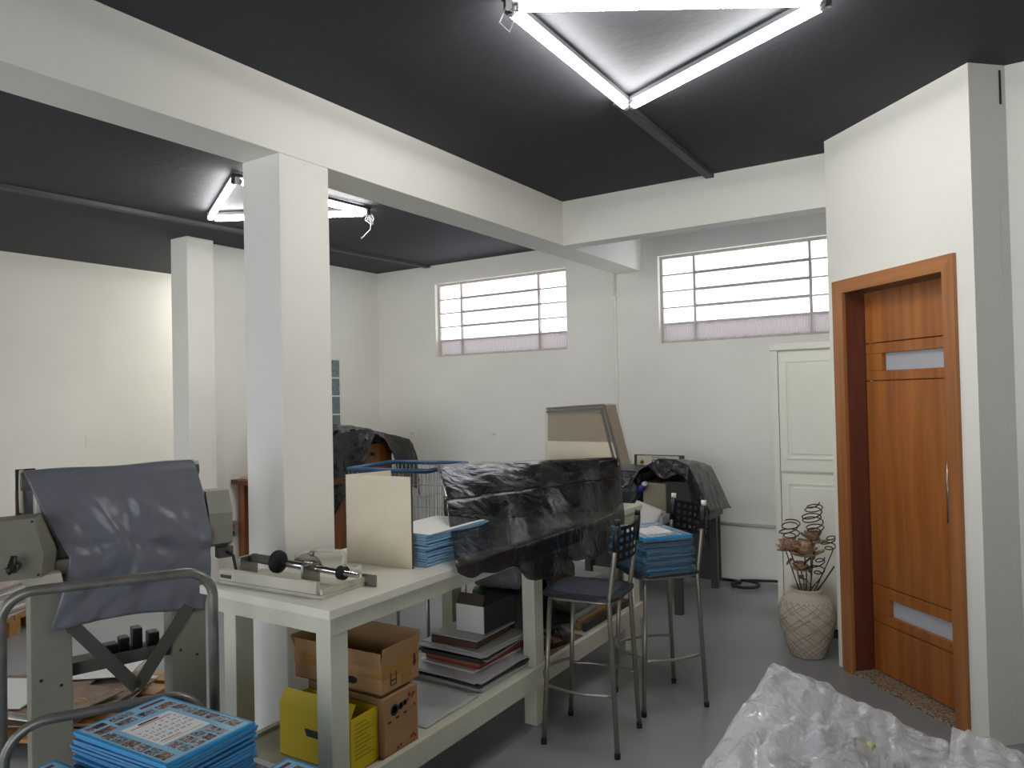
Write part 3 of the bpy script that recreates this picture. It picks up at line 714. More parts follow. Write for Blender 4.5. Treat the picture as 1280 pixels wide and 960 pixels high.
# ================================================================== STOOLS
def make_stool(cx, cy, rz, label):
    t = thing('bar_stool', label, 'stool', (cx, cy, 0), rz)         # local +x is the back of the stool
    zs = .635; hw, hd = .155, .165
    ftop = {}
    for sx in (-1, 1):
        for sy in (-1, 1):
            foot = V(sx*hd, sy*hw, .012)
            if sx < 0: pts = [foot, V(sx*(hd-.035), sy*(hw-.02), zs-.012)]
            else: pts = [foot, V(hd-.025, sy*(hw-.012), zs), V(hd+.0, sy*(hw-.012), .80), V(hd+.02, sy*(hw-.012), .972)]
            lg = obj('leg', tb(pts, .0105, 10), stool_tube, t)
            obj('foot_cap', tb([foot-V(0, 0, .012), foot+V(0, 0, .012)], .0128, 10), black_rubber, lg)
            if sx > 0:
                obj('post_sleeve', tb([V(hd+.008, sy*(hw-.012), .845), V(hd+.0195, sy*(hw-.012), .955)], .0145, 10), black_plastic, lg)
                obj('post_cap', tb([V(hd+.0195, sy*(hw-.012), .955), V(hd+.021, sy*(hw-.012), .978)], .0125, 10), plate_white if 'calendars' in label else black_plastic, lg)
    # seat: rounded slab with a dished front edge
    out = []
    for a in range(32):
        an = 2*PI*a/32; c, s = math.cos(an), math.sin(an)
        out.append((.172*math.copysign(abs(c)**.35, c), .165*math.copysign(abs(s)**.35, s)))
    st = obj('seat', prism(out, (zs, zs+.014)), seat_black, t)
    if 'speckled' in label: obj('seat_reflection', prism([(x*.78, y*.78) for x, y in out], (zs+.0142, zs+.017)), seat_glints, st)
    obj('seat_frame', tube(bmesh.new(), [(x*.86, y*.86, zs-.01) for x, y in out], .008, 6, closed=True), stool_tube, t)
    # perforated, curved back rest
    bm = bmesh.new(); nu, nv = 13, 9; W2 = hw-.016
    def bp(i, j):
        s, q = i/nu, j/nv; return V(hd+.008+.012*q+.028*math.sin(PI*s), -W2+2*W2*s, .80+.145*q)
    g = [[bm.verts.new(bp(i, j)) for j in range(nv+1)] for i in range(nu+1)]
    for i in range(nu):
        for j in range(nv):
            if i % 2 and j % 2 and 0 < j < nv-1: continue
            bm.faces.new((g[i][j], g[i+1][j], g[i+1][j+1], g[i][j+1]))
    bmesh.ops.solidify(bm, geom=bm.faces[:], thickness=.006)
    obj('backrest', bm, seat_black, t)
    # bowed foot rails
    def rail(p, q, bow):
        p, q = Vector(p), Vector(q); d = (q-p); n = V(d.y, -d.x, 0).normalized()
        return tb([p + d*k/12 + n*bow*math.sin(PI*k/12) for k in range(13)], .0075, 8)
    k = .27/zs
    xl = hd-.035*k; yl = hw-.02*k
    obj('foot_rail', rail((-xl, -yl, .27), (-xl, yl, .27), -.06), stool_tube, t)
    obj('foot_rail', rail((-xl, -yl, .25), (hd-.012, -yl, .25), .03), stool_tube, t)
    obj('foot_rail', rail((-xl, yl, .25), (hd-.012, yl, .25), -.03), stool_tube, t)
    return t
make_stool(-1.503, 2.906, math.radians(6.6), 'empty metal bar stool drawn up to the workbench, speckled reflections painted on its black seat')
make_stool(-1.394, 3.417, math.radians(50), 'metal bar stool with a pile of calendars on its seat')
cal_stack(-1.413, 3.394, .650, math.radians(-40), 21, .0085, 'blue calendar in the pile on the bar stool seat', 'topmost pale blue calendar on the bar stool pile', 'calendars piled on the bar stool', 5, True, .010, fan=.6, W_=.36, D_=.255, edge=mat('calendar_grey_edge', (92, 118, 134), .5, var=.4, vscale=30))

# ================================================================== TROLLEY AND ITS CALENDARS
HL, HR = V(-2.385, .965, 0), V(-2.10, 1.452, 0); hd_ = (HR-HL).normalized(); hn = V(hd_.y, -hd_.x, 0)
tr = thing('platform_trolley', 'worn tubular steel platform trolley loaded with calendars', 'trolley', (HL+HR)/2, 0)
def hoop(a, b, z0, z1, r, bend):
    pts = [a+V(0, 0, z0)]
    for k in range(9):
        an = PI/2*k/8; pts.append(a + hd_*bend*(1-math.cos(an)) + V(0, 0, z1-bend+bend*math.sin(an)))
    for k in range(9):
        an = PI/2*(1-k/8); pts.append(b - hd_*bend*(1-math.cos(an)) + V(0, 0, z1-bend+bend*math.sin(an)))
    pts.append(b+V(0, 0, z0)); return tb(pts, r, 12)
obj('push_handle', hoop(HL, HR, .16, .965, .0155, .085), tube_grey, tr, True)
obj('lower_hoop', hoop(HL+hn*.035+hd_*.01, HR+hn*.035-hd_*.03, .16, .60, .0145, .11), tube_grey, tr, True)
c0 = HL-hd_*.04; dm = Matrix(((hd_.x, hn.x, 0, c0.x), (hd_.y, hn.y, 0, c0.y), (0, 0, 1, 0), (0, 0, 0, 1)))
dl = (HR-HL).length+.08
obj('deck', xf(bxm(0, dl, .0, .80, .145, .165, bev=.003), dm), mat('trolley_deck', (84, 80, 74), .6, var=.3, vscale=8), tr, True)
obj('deck_frame', xf(bxm(.01, dl-.01, .01, .79, .115, .1445), dm), tube_grey, tr, True)
for a in (.07, dl-.07):
    for b in (.08, .72):
        obj('caster_wheel', xf(xf(lathe([(.0, -.015), (.045, -.015), (.05, -.008), (.05, .008), (.045, .015), (0, .015)], 18), TR(a, b, .05) @ Matrix.Rotation(PI/2, 4, 'Y')), dm), black_rubber, tr, True)
        obj('caster_fork', xf(bxm(a-.022, a+.022, b-.02, b+.02, .1005, .1145), dm), steel, tr, True)
G1 = 'calendars stacked on the trolley'
cal_stack(-1.912, 1.168, .166, math.radians(3), 58, .0078, 'blue-edged photo calendar in the tall stack on the trolley', 'blue photo calendar with date table on top of the tall trolley stack', G1, 8, True, .007)
zl = cal_stack(-1.93, .868, .166, math.radians(3), 49, .0078, 'blue-edged photo calendar in the lower trolley stack', 'topmost calendar of the lower trolley stack beside the tall one', 'calendars in the lower trolley stack', 9, True, .006)
zl = cal_stack(-1.469, 1.263, .166, math.radians(3), 43, .0078, 'blue-edged photo calendar in the outer trolley stack', 'blue photo calendar on top of the outer trolley stack', 'calendars in the outer trolley stack', 10, True, .006)

# ================================================================== PRESS MACHINE UNDER GREY VINYL
MO = V(-2.871, 1.241, 0); MA = math.atan2(.526, .171); ME = V(math.cos(MA), math.sin(MA), 0); MN = V(ME.y, -ME.x, 0)
pm = thing('bench_press', 'grey-green press machine on tall steel legs under the vinyl sheet', 'machine', MO)
pm.matrix_basis = Matrix(((MN.x, ME.x, 0, MO.x), (MN.y, ME.y, 0, MO.y), (0, 0, 1, 0), (0, 0, 0, 1)))   # x towards the room, y along the machine
def mp(n, bm, m, par=None): return obj(n, bm, m, par or pm)
for y0 in (.005, .46):
    lg = mp('leg', bxm(-.04, .085, y0, y0+.125, 0.0125, .90, bev=.004), mach_grey)
    for z, dy in ((.70, .115), (.55, .03), (.52, .09)): mp('bolt', tb([(.0845, y0+dy, z), (.0885, y0+dy, z)], .005, 8), black_plastic, lg)
    mp('foot_plate', bxm(-.12, .16, y0-.01, y0+.135, 0.0, .012), mach_dark)
mp('brace', bar((.093, .115, .74), (.093, .335, .45), .045, .012, V(1, 0, 0)), mach_dark)
mp('brace', bar((.093, .335, .45), (.093, .52, .715), .045, .012, V(1, 0, 0)), mach_dark)
mp('tool_shelf', bxm(-.09, .04, .1305, .4595, .545, .56), mach_dark); mp('shelf_lip', bxm(.0405, .045, .1305, .4595, .53, .575), mach_dark)
mp('bed', bxm(-.06, .07, -.0, .60, .9005, .955, bev=.004), cream_paint)
mp('body', bxm(-.05, .035, .03, .56, .9555, 1.24, bev=.01), cream_paint)
mp('roller', tb([(.0, -.01, 1.235), (.0, .585, 1.235)], .032, 16), mach_dark)
hb = bmesh.new()
for x_, ring in ((.18, [(-.115, .985), (-.095, 1.125), (.01, 1.125), (.036, 1.0), (.028, .925), (-.115, .93)]), (.05, [(-.115, .985), (-.095, 1.125), (.045, 1.125), (.10, .99), (.095, .925), (-.115, .93)])):
    for y_, z_ in ring: hb.verts.new((x_, y_, z_))
bmesh.ops.convex_hull(hb, input=hb.verts[:]); bmesh.ops.recalc_face_normals(hb, faces=hb.faces)
hl = mp('head_casing', hb, mach_grey)
mp('lever_plate', bxm(.1805, .188, -.052, -.022, .968, .998), steel, hl)
mp('lever_knob', tb([(.188, -.04, .978), (.225, -.052, .972)], .014, 12), black_plastic, hl)
mp('lever_grip', tb([(.222, -.072, .966), (.222, -.058, .975), (.222, -.05, 1.015)], [.015, .014, .009], 10), black_plastic, hl)
for y, z in ((-.09, 1.115), (.004, 1.115), (-.105, .94), (.02, .935)): mp('casing_screw', tb([(.1795, y, z), (.1825, y, z)], .004, 8), black_plastic, hl)
mp('side_arm', grid(lambda s, t: V(-.03-.02*math.sin(PI*t)+s*.02, -.012, 1.125+.15*t), 2, 10, .012), cream_paint)
mp('rear_guard', bxm(-.085, -.06, -.02, .04, 1.10, 1.20), brown_wood_dark); mp('rear_guard_top', bxm(-.075, -.05, -.02, .04, 1.2005, 1.275), black_plastic)
mp('head_foot', prism([(-.04, .9245), (.09, .9245), (.10, .872), (-.01, .895)], (.06, .15), 'x'), cream_paint)
hr = mp('head_casing', prism([(-.04, 1.145), (.055, 1.145), (.10, 1.06), (.10, .94), (.04, .92), (-.04, .96)], (.6005, .69), 'y'), mach_grey)
mp('switch_box', bxm(.03, .075, .64, .70, .875, .919, bev=.003), mach_dark, hr)
mp('end_bracket', bxm(.03, .05, .5605, .60, .86, 1.15, bev=.004), cream_paint); mp('handle_rod', tb([(.04, .575, 1.03), (.075, .575, 1.03)], .012, 10), steel)
mp('gear', xf(lathe([(0, -.02), (.045, -.02), (.045, .02), (0, .02)], 12), TR(-.005, .585, 1.10) @ Matrix.Rotation(PI/2, 4, 'X')), black_plastic)
mp('top_plate', bxm(-.035, .025, .555, .585, 1.16, 1.272, bev=.004), mat('pale_plate', (200, 196, 184), .5))
mp('power_cable', tb([(.07, .67, .90), (.10, .69, .885), (.115, .70, .80), (.11, .70, .60), (.09, .70, .02)], .006, 8), cable_black)
for k, (y, hgt, wd) in enumerate(((.245, .035, .05), (.30, .05, .035), (.345, .078, .035), (.40, .05, .04))):
    b = bxm(-.07, -.015, y, y+wd, 0, hgt, bev=.006); xf(b, pm.matrix_basis @ TR(0, 0, .5605))
    single('press_block', b, black_plastic, ('low wide', 'short', 'tall', 'rear')[k] + ' black block on the tool shelf of the press', 'block', None)
# vinyl sheet over the machine
def lerp_tab(tab, t):
    for (a, x), (b, y) in zip(tab, tab[1:]):
        if t <= b: return x + (y-x)*(t-a)/(b-a)
    return tab[-1][1]
LB = [(0, -.005), (.18, .03), (.42, .085), (.55, .12), (.75, .10), (1, .06)]
RB = [(0, .565), (.18, .585), (.5, .605), (.8, .60), (1, .575)]
AP = [(0, .02), (.06, .045), (.3, .075), (.55, .115), (.75, .105), (1, .10)]
def sheet(s, t):
    if t < .22:                                   # the flap behind the roller and the turn over the top
        q = t/.22; an = PI*(1-q)
        z = 1.272 if q > .55 else 1.272-(.55-q)*.45
        a = -.045+.07*max(0, (q-.35)/.65)
        return V(a, -.005+s*.57, z + .003*math.sin(s*9))
    t = (t-.22)/.78; b = lerp_tab(LB, t)*(1-s)+lerp_tab(RB, t)*s
    z = 1.272-t*(.555+.03*s-.02*math.sin(PI*s)); a = lerp_tab(AP, t)
    fold = -.022*math.exp(-((t-.52-.12*(s-.3))/.05)**2)*(.4+.6*math.sin(s*7+.6)**2)
    a += fold + fbm((s*2.2, t*2.0, 0), 1.7, .02, 2)*min(1, t*3) + .012*math.exp(-((s-.22-.35*t)/.04)**2)*math.sin(PI*t) - .010*math.exp(-((s-.55+.2*t)/.05)**2)*math.sin(PI*t)
    return V(max(a, .042 if t > .03 else a), b, z)
sb = grid(sheet, 60, 60, .0015); xf(sb, pm.matrix_basis)
single('vinyl_cover', sb, vinyl, 'creased grey vinyl sheet draped over the press machine', 'cover')

# ================================================================== FLOOR PAPERS AND PALLET AT THE LEFT
pal = thing('low_pallet', 'low wooden pallet carrying printed paper under the press', 'pallet', (-3.86, 1.80, 0), math.radians(25))
for k in range(5): obj('deck_slat', bxm(-.45, .45, -.40+k*.17, -.40+k*.17+.12, .05, .065), pallet_wood, pal)
for x in (-.42, -.04, .34): obj('runner', bxm(x, x+.08, -.40, .40, 0, .0495), pallet_wood, pal)
rnd = random.Random(5)
z = .066
for k in range(10):
    m, lb = [(paper_tan, 'brown printed sheet'), (paper_white, 'white sheet'), (pink_tan, 'pinkish sheet')][k % 3]
    a = rnd.uniform(-.5, .5); x, y = -3.86+rnd.uniform(-.14, .14), 1.80+rnd.uniform(-.14, .14)
    o = single('printed_sheet', bxm(-.26, .26, -.19, .19, 0, .006, mtx=rotz(.44+a*.4)), m, lb + ' in the loose pile on the low pallet', 'paper', 'paper pile on the low pallet', V(0, 0, 0)); o.location = (x, y, z); z += .0065
for k, (x, y, m, a, lb) in enumerate(((-3.70, 1.72, paper_tan, .2, 'brown printed sheet with gold swirls on top of the pallet pile'), (-3.95, 2.02, paper_white, .7, 'white sheet on the back of the pallet pile'), (-3.98, 1.60, paper_white, .5, 'white sheet on the front of the pallet pile'))):
    o = thing('printed_sheet', lb, 'paper', (x, y, z), a)
    obj('sheet', bxm(-.24, .24, -.17, .17, 0, .006), m, o)
    if m is paper_tan:
        for q in range(5):
            c = V(-.14+q*.07, -.03+.05*math.sin(q*2), .0065); obj('gold_swirl', tube(bmesh.new(), [c+V(.035*math.cos(j*.6)*(1-j*.05), .022*math.sin(j*.6)*(1-j*.05), 0) for j in range(12)], .0022, 5), gold_print, o)
    z += .0065
ms = thing('low_pallet', 'low pine pallet holding a magazine pile by the far left wall', 'pallet', (-5.72, 2.12, 0), math.radians(25))
for k in range(4): obj('deck_slat', bxm(-.35, .35, -.30+k*.155, -.30+k*.155+.14, .10, .125), pallet_wood, ms)
for y in (-.30, -.04, .21): obj('runner', bxm(-.35, .35, y, y+.09, 0, .0995), pallet_wood, ms)
z = .1255
for k in range(15):
    m = (paper_white, paper_grey, pink_tan, paper_white)[k % 4]
    o = single('magazine', bxm(-.31, .31, -.26, .26, 0, .013, mtx=rotz(.44+rnd.uniform(-.06, .06))), m, 'glossy pale magazine in the pile on the pine pallet', 'magazine', 'magazines on the pine pallet', V(0, 0, 0))
    o.location = (-5.72+rnd.uniform(-.02, .02), 2.12+rnd.uniform(-.02, .02), z); z += .0135

# ================================================================== AGAINST THE PARTITION: WOODEN TABLE, COVERED CABINET, WIRE BIN
wt = thing('wooden_table', 'tall brown wooden table standing along the white partition', 'table', (-5.05, 4.35, 0))
obj('tabletop', bxm(-.46, .45, -.35, .95, .79, .832, bev=.004), brown_wood_dark, wt)
for x in (-.42, .33):
    for y in (-.31, .83): obj('leg', bxm(x, x+.085, y, y+.085, 0, .7895), brown_wood, wt)
    obj('side_rail', bxm(x+.02, x+.05, -.2245, .8295, .70, .7895), brown_wood, wt)
obj('end_panel', bxm(.385, .41, -.2, .82, .08, .6995), brown_wood, wt)
single('wood_offcut', bxm(-5.46, -5.20, 4.06, 4.22, .833, .853, bev=.003), mat('pale_wood', (200, 176, 140), .6), 'pale flat offcut lying on the wooden table end', 'wood')
cb = thing('brown_chest', 'brown wooden chest peeping out under black plastic on the table', 'chest', (-4.98, 4.86, .833))
obj('body', bxm(-.33, .275, -.40, .30, 0, .262, bev=.004), brown_wood, cb); obj('knob', tb([(.275, .04, .17), (.30, .04, .17)], .016, 10), black_plastic, cb); obj('top_piece', bxm(-.25, .2, -.28, .0, .2625, .38), brown_wood_dark, cb)
# plastic draped over the chest, open in a tent shape at the front
def drape(s, t):
    # s along y, t from the partition side over the top down the front
    y = 4.32+s*1.16
    if t < .5: x = -5.40+t*2*.72; z = 1.232+.035*math.sin(t*2*PI)
    else:
        q = (t-.5)*2; gap = max(0, 1-abs((s-.50)/.24)); drop = (.36+.10*math.sin(s*9)+.22*(s < .25)*(1-s/.25))*(1-.88*gap)
        x = -4.675+.05*q+.025*math.sin(s*23)*q; z = 1.232-q*drop
    edge = max(0, abs(s-.5)-.38)/.12
    z -= edge*edge*.16 + .15*max(0, s-.42)/.58
    p = V(x, y, z); n_ = fbm(p, 9, .016, 4); return p+V(abs(n_)+.004, 0, abs(n_))
single('black_plastic_sheet', grid(drape, 50, 44, .002), black_bag, 'crumpled black plastic sheet draped over the brown chest', 'plastic sheet')
# wire bin with a blue rim
wbn = thing('wire_bin', 'wire stock bin with a blue rim behind the workbench', 'basket', (-2.98, 3.42, 0), math.radians(8))
bx0, bx1, by0, by1, bz0, bz1 = -.27, .27, -.24, .24, .52, 1.085
obj('rim', tube(bmesh.new(), [(bx0, by0, bz1), (0, by0-.012, bz1), (bx1, by0, bz1), (bx1+.01, 0, bz1), (bx1, by1, bz1), (0, by1+.012, bz1), (bx0, by1, bz1), (bx0-.01, 0, bz1)], .014, 8, closed=True), blue_rim, wbn)
for k in range(19):
    x = bx0+(bx1-bx0)*k/18
    for y in (by0, by1): obj('wire', tb([(x*.94, y*.94, bz0), (x, y, bz1)], .0022, 5), wire_steel, wbn)
for k in range(1, 16):
    y = by0+(by1-by0)*k/16
    for x in (bx0, bx1): obj('wire', tb([(x*.94, y*.94, bz0), (x, y, bz1)], .0022, 5), wire_steel, wbn)
for z in (.52, .66, .80, .94):
    f = .94+.06*(z-bz0)/(bz1-bz0)
    obj('hoop_wire', tube(bmesh.new(), [(bx0*f, by0*f, z), (bx1*f, by0*f, z), (bx1*f, by1*f, z), (bx0*f, by1*f, z)], .003, 5, closed=True), wire_steel, wbn)
obj('bin_floor', bxm(bx0*.94, bx1*.94, by0*.94, by1*.94, bz0-.006, bz0+.002), mat('wire_bin_floor', (90, 92, 95), .5, .5), wbn)
for sx in (-1, 1):
    for sy in (-1, 1): obj('leg', tb([(sx*.25, sy*.22, 0), (sx*.25, sy*.22, .517)], .011, 8), wire_steel, wbn)
single('blue_packet', bxm(-.10, .10, -.07, .07, 0, .16, bev=.01, mtx=TR(-2.86, 3.40, .523) @ rotz(.5)), mat('blue_packet_print', (70, 130, 175), .4, var=.6, vscale=18, rgb2=(220, 225, 230)), 'blue and white packet lying inside the wire bin', 'packet')
single('white_packet', bxm(-.13, .12, -.08, .08, 0, .10, bev=.01, mtx=TR(-3.10, 3.44, .523) @ rotz(.2)), paper_white, 'white packet lying inside the wire bin', 'packet')

# ================================================================== BENCH UNDER THE RIGHT WINDOW
bk = thing('side_bench', 'dark low bench against the window wall behind the stools', 'table', (-2.32, 5.20, 0))
obj('top', bxm(-.62, .58, -.48, .42, .56, .60), dark_box, bk)
for x in (-.58, .50):
    for y in (-.44, .34): obj('leg', bxm(x, x+.05, y, y+.05, 0, .5595), dark_box, bk)
obj('back_panel', bxm(-.60, .56, .395, .415, .05, .5595), dark_box, bk)
single('black_wrapped_bulk', lump(-2.92, -2.14, 5.02, 5.58, .601, .93, 14, .014, 6, 4, 0, .12), black_film, 'low bulk under black plastic on the bench below the window', 'stock')
single('black_wrapped_bulk', lump(-2.13, -1.80, 5.38, 5.58, .601, .905, 10, .010, 6, 7, 0, .12), black_film, 'narrow bulk under black plastic behind the cream casing', 'stock')
lp = thing('number_plate', 'pale vehicle number plate in a black frame propped on black plastic', 'number plate', (-2.175, 5.42, .932))
lp.matrix_basis = TR(-2.175, 5.42, .908) @ Matrix.Rotation(-.12, 4, 'X')
obj('frame', bxm(-.205, .205, 0, .012, 0, .108, bev=.003), black_plastic, lp); obj('plate', bxm(-.178, .165, -.003, -.0002, .01, .10), mat('plate_silver', (200, 198, 186), .4), lp)
b = text_bm('0 0 1', .075); xf(b, TR(.02, -.0035, .045) @ Matrix.Rotation(PI/2, 4, 'X')); obj('plate_digits', b, print_black, lp)
obj('small_caption', merge(*[bxm(-.055+k*.017, -.044+k*.017, -.0042, -.0032, .085, .091) for k in range(7)]), print_black, lp)
b = lathe([(0, 0), (.02, 0), (.02, .0012), (0, .0012)], 18); xf(b, TR(-.135, -.0031, .05) @ Matrix.Rotation(PI/2, 4, 'X')); em = obj('emblem', b, mat('plate_yellow', (196, 166, 40), .4), lp)
b = lathe([(0, 0), (.011, 0), (.011, .001), (0, .001)], 14); xf(b, TR(-.135, -.0044, .05) @ Matrix.Rotation(PI/2, 4, 'X')); obj('emblem_centre', b, print_black, em)
cc = thing('cream_casing', 'old cream equipment casing with a dark side on the bench', 'equipment', (-1.945, 5.10, .601))
obj('cream_front', bxm(-.165, .01, -.15, .25, 0, .255, bev=.006), cream_box, cc); obj('dark_module', bxm(.0105, .20, -.15, .25, 0, .27, bev=.006), dark_box, cc)
# black jacket-like plastic thrown over the casing
def throw(s, t):
    x = -2.26+s*.64; hgt = .895+.13*math.sin(PI*min(1, max(0, (s-.12)/.85)))**.8
    if s > .78: hgt -= (s-.78)*.95
    if t < .55: y = 5.44-t/.55*.50; z = hgt-.05*(1-t/.55)
    else:
        q = (t-.55)/.45; y = 4.935-.03*q-.02*math.sin(s*17)*q; z = hgt-q*(.03+.10*s+.22*max(0, s-.62)+.05*math.sin(s*13+1))
    p = V(x, y, z); n_ = abs(fbm(p, 8, .02, 3)); return p+V(0, -n_*.6, n_)
single('black_plastic_sheet', grid(throw, 44, 40, .003), black_bag, 'crumpled black plastic sheet thrown over the cream casing', 'plastic sheet')
ts = thing('handheld_tool', 'blue-handled hand tool with a white tip on black plastic', 'tool', (-2.20, 4.92, .601))
obj('blue_handle', tb([V(-2.135, 4.93, .79), V(-2.085, 4.92, .845)], .022, 12), blue_plastic, ts, True); obj('white_tip', tb([V(-2.085, 4.92, .845), V(-2.068, 4.917, .862)], [.021, .014], 12), plate_white, ts, True)
obj('tool_stem', tb([V(-2.135, 4.93, .79), V(-2.20, 4.92, .69), V(-2.20, 4.92, .602)], .012, 10), black_plastic, ts, True); obj('grey_grip', tb([V(-2.165, 4.90, .71), V(-2.165, 4.895, .665)], .022, 10), mach_grey, ts, True)
tbx = thing('tray_box', 'pale shallow box holding a loose sheet behind the stools', 'box', (-2.05, 4.80, .601))
obj('box_body', bxm(-.17, .17, -.07, .07, 0, .06, bev=.003), paper_grey, tbx); obj('inner_lid', bxm(-.12, .14, -.05, .065, .0605, .075), paper_white, tbx)
ps = grid(lambda s, t: (TR(-2.0, 4.715, .665) @ Matrix.Rotation(.30, 4, 'Y') @ Matrix.Rotation(math.radians(52), 4, 'X')) @ V((s-.5)*.20, (t-.5)*.16, .008*math.sin(s*3)), 6, 6, .0015)
single('paper_sheet', ps, paper_white, 'blank white sheet leaning on the pale box behind the stools', 'paper')
# cable on the floor
pts = [V(-2.0, 5.82, .012), V(-1.85, 5.80, .012), V(-1.72, 5.79, .012)]
pts += [V(-1.60+.10*math.cos(a), 5.68+.09*math.sin(a), .012+.001*i) for i, a in enumerate([2.2+k*2*PI/16 for k in range(17)])]
pts += [V(-1.55, 5.80, .03), V(-1.42, 5.82, .035), V(-1.25, 5.83, .04), V(-1.05, 5.84, .05)]
single('floor_cable', tb(pts, .011, 8), cable_black, 'thick black cable looped on the floor along the window wall', 'cable')

# ================================================================== WHITE CABINET
wc = thing('white_cabinet', 'tall ivory panelled cabinet standing behind the vase', 'cabinet', (-1.13, 4.72, 0))
obj('carcass', bxm(0, .72, .026, .46, .06, 1.745), cab_white, wc); obj('plinth', bxm(.02, .70, .05, .44, 0, .0595), dark_box, wc); obj('cornice', bxm(-.012, .73, -.012, .47, 1.7455, 1.785, bev=.004), cab_white, wc)
obj('stile', bxm(0, .033, .0, .0255, .06, 1.745), cab_white, wc)
for z0, z1 in ((1.0, 1.735), (.09, .985)):
    dr = obj('door', bxm(.037, .60, .0, .0255, z0, z1, bev=.003), cab_white, wc)
    obj('panel_moulding', merge(bxm(.075, .085, -.007, -.0003, z0+.075, z1-.055), bxm(.55, .56, -.007, -.0003, z0+.075, z1-.055), bxm(.085, .55, -.007, -.0003, z0+.075, z0+.085), bxm(.085, .55, -.007, -.0003, z1-.065, z1-.055)), cab_white, dr)
    obj('raised_panel', bxm(.105, .53, -.006, -.0003, z0+.105, z1-.085, bev=.0025), cab_white, dr)

# ================================================================== VASE AND DRIED FLOWERS
VX, VY = -.898, 4.40
vs = thing('clay_vase', 'cream clay vase with criss-cross grooves on the floor by the door', 'vase', (VX, VY, 0))
prof = [(.085, 0), (.095, .01), (.128, .10), (.150, .19), (.154, .245), (.143, .295), (.112, .335), (.086, .348), (.083, .362), (.09, .374), (.088, .38), (.078, .378), (.074, .36), (.074, .30), (.05, .25), (0, .24)]
obj('body', lathe(prof, 36), vase_clay, vs)
def vr(z):
    for (r0, z0), (r1, z1) in zip(prof, prof[1:]):
        if z0 <= z <= z1: return r0+(r1-r0)*(z-z0)/(z1-z0)
    return .08
for d in (1, -1):
    for k in range(22):
        pts = []; ph = random.uniform(-.07, .07)
        for i in range(15):
            z = .02+.295*i/14; a = 2*PI*k/22+ph+d*i/14*(2.6 if k % 3 else 3.4)+.03*math.sin(i*1.3+k); r = vr(z)+.0002; pts.append((r*math.cos(a), r*math.sin(a), z))
        obj('groove', tb(pts, .0016, 4), vase_groove, vs)
def petal_bm(L, wd, curl, base, rzv, tilt):
    def f(s, t):
        w_ = wd*math.sin(PI*min(1, .15+t*.8))**.7; return V((s-.5)*w_, L*t, curl*t*t+.25*wd*abs(s-.5)*2*.5)
    b = grid(f, 4, 5, .0012); xf(b, TR(*base) @ rotz(rzv) @ Matrix.Rotation(tilt, 4, 'X')); return b
def rose(top, foot, label, m, r, seed):
    rnd = random.Random(seed); top, foot = Vector(top), Vector(foot)
    t = thing('dried_rose', label, 'flower', (VX+foot.x, VY+foot.y, foot.z)); f0 = V(VX, VY, 0)
    obj('stem', tb([f0+foot, f0+(foot+top)/2+V(.006, 0, .01), f0+top], .004, 6), stem_tan, t, True)
    for ring, (n, L, tl) in enumerate(((5, r*.5, 1.25), (6, r*.8, .9), (7, r, .45), (5, r*1.1, -.05))):
        for k in range(n):
            obj('petal', petal_bm(L, L*.85, L*.25, f0+top+V(0, 0, .012-ring*.006), 2*PI*k/n+ring*.4+rnd.uniform(-.2, .2), tl+rnd.uniform(-.15, .15)), m, t, True)
    for k in range(2):
        obj('leaf', petal_bm(.05, .028, -.01, f0+foot.lerp(top, .7+.1*k), rnd.uniform(0, 6), -.5), stem_tan, t, True)
rose((-.085, .0, .585), (-.02, .0, .33), 'pinkish dried rose leaning out of the vase towards the bench', petal_pink, .078, 1)
rose((.005, -.045, .565), (.0, -.01, .33), 'large tan dried rose in the middle of the vase', petal, .098, 2)
rose((.035, .03, .635), (.015, .01, .33), 'brown dried rose standing behind the large tan one', petal, .075, 3)
rose((-.015, -.06, .49), (-.005, -.02, .33), 'small drooping dried rose just above the vase rim', petal, .055, 4)
def curly(foot, elbow, axis0, axis1, r, turns, label):
    f0 = V(VX, VY, 0); foot, elbow, a0, a1 = (Vector(p) for p in (foot, elbow, axis0, axis1)); pts = [f0+foot, f0+foot.lerp(elbow, .5), f0+elbow]
    n = int(turns*14); ax = (a1-a0)
    for i in range(n+1):
        q = i/n; an = 2*PI*turns*q; rr = r*(.75+.4*math.sin(PI*q))
        pts.append(f0+a0+ax*q+V(rr*math.cos(an)+.010*math.sin(q*9), .8*rr*math.sin(an), .34*rr*math.sin(an+.3)+.006*math.sin(an*.37+q*5)))
    single('curly_twig', tb(pts, .0032, 6), twig, label, 'twig')
curly((.02, .02, .33), (.03, .01, .66), (.05, .0, .69), (.045, .0, .86), .045, 6, 'tallest dark twig coiled into a spring above the roses')
curly((-.03, .0, .33), (-.12, .0, .62), (-.085, .0, .65), (-.075, .0, .75), .045, 3.5, 'dark coiled twig leaning over the pinkish rose')
curly((.03, -.01, .33), (.135, -.02, .57), (.125, -.02, .60), (.14, -.02, .69), .030, 3, 'dark coiled twig bending towards the door')
curly((-.01, .02, .33), (.07, .0, .43), (.06, .0, .45), (.075, .0, .56), .03, 3, 'low dark twig coiled just above the vase rim')
single('straight_twig', tb([V(VX+.03, VY-.02, .33), V(VX+.10, VY-.03, .43), V(VX+.155, VY-.03, .52)], .004, 6), twig, 'straight dark twig slanting out of the vase towards the door', 'twig')

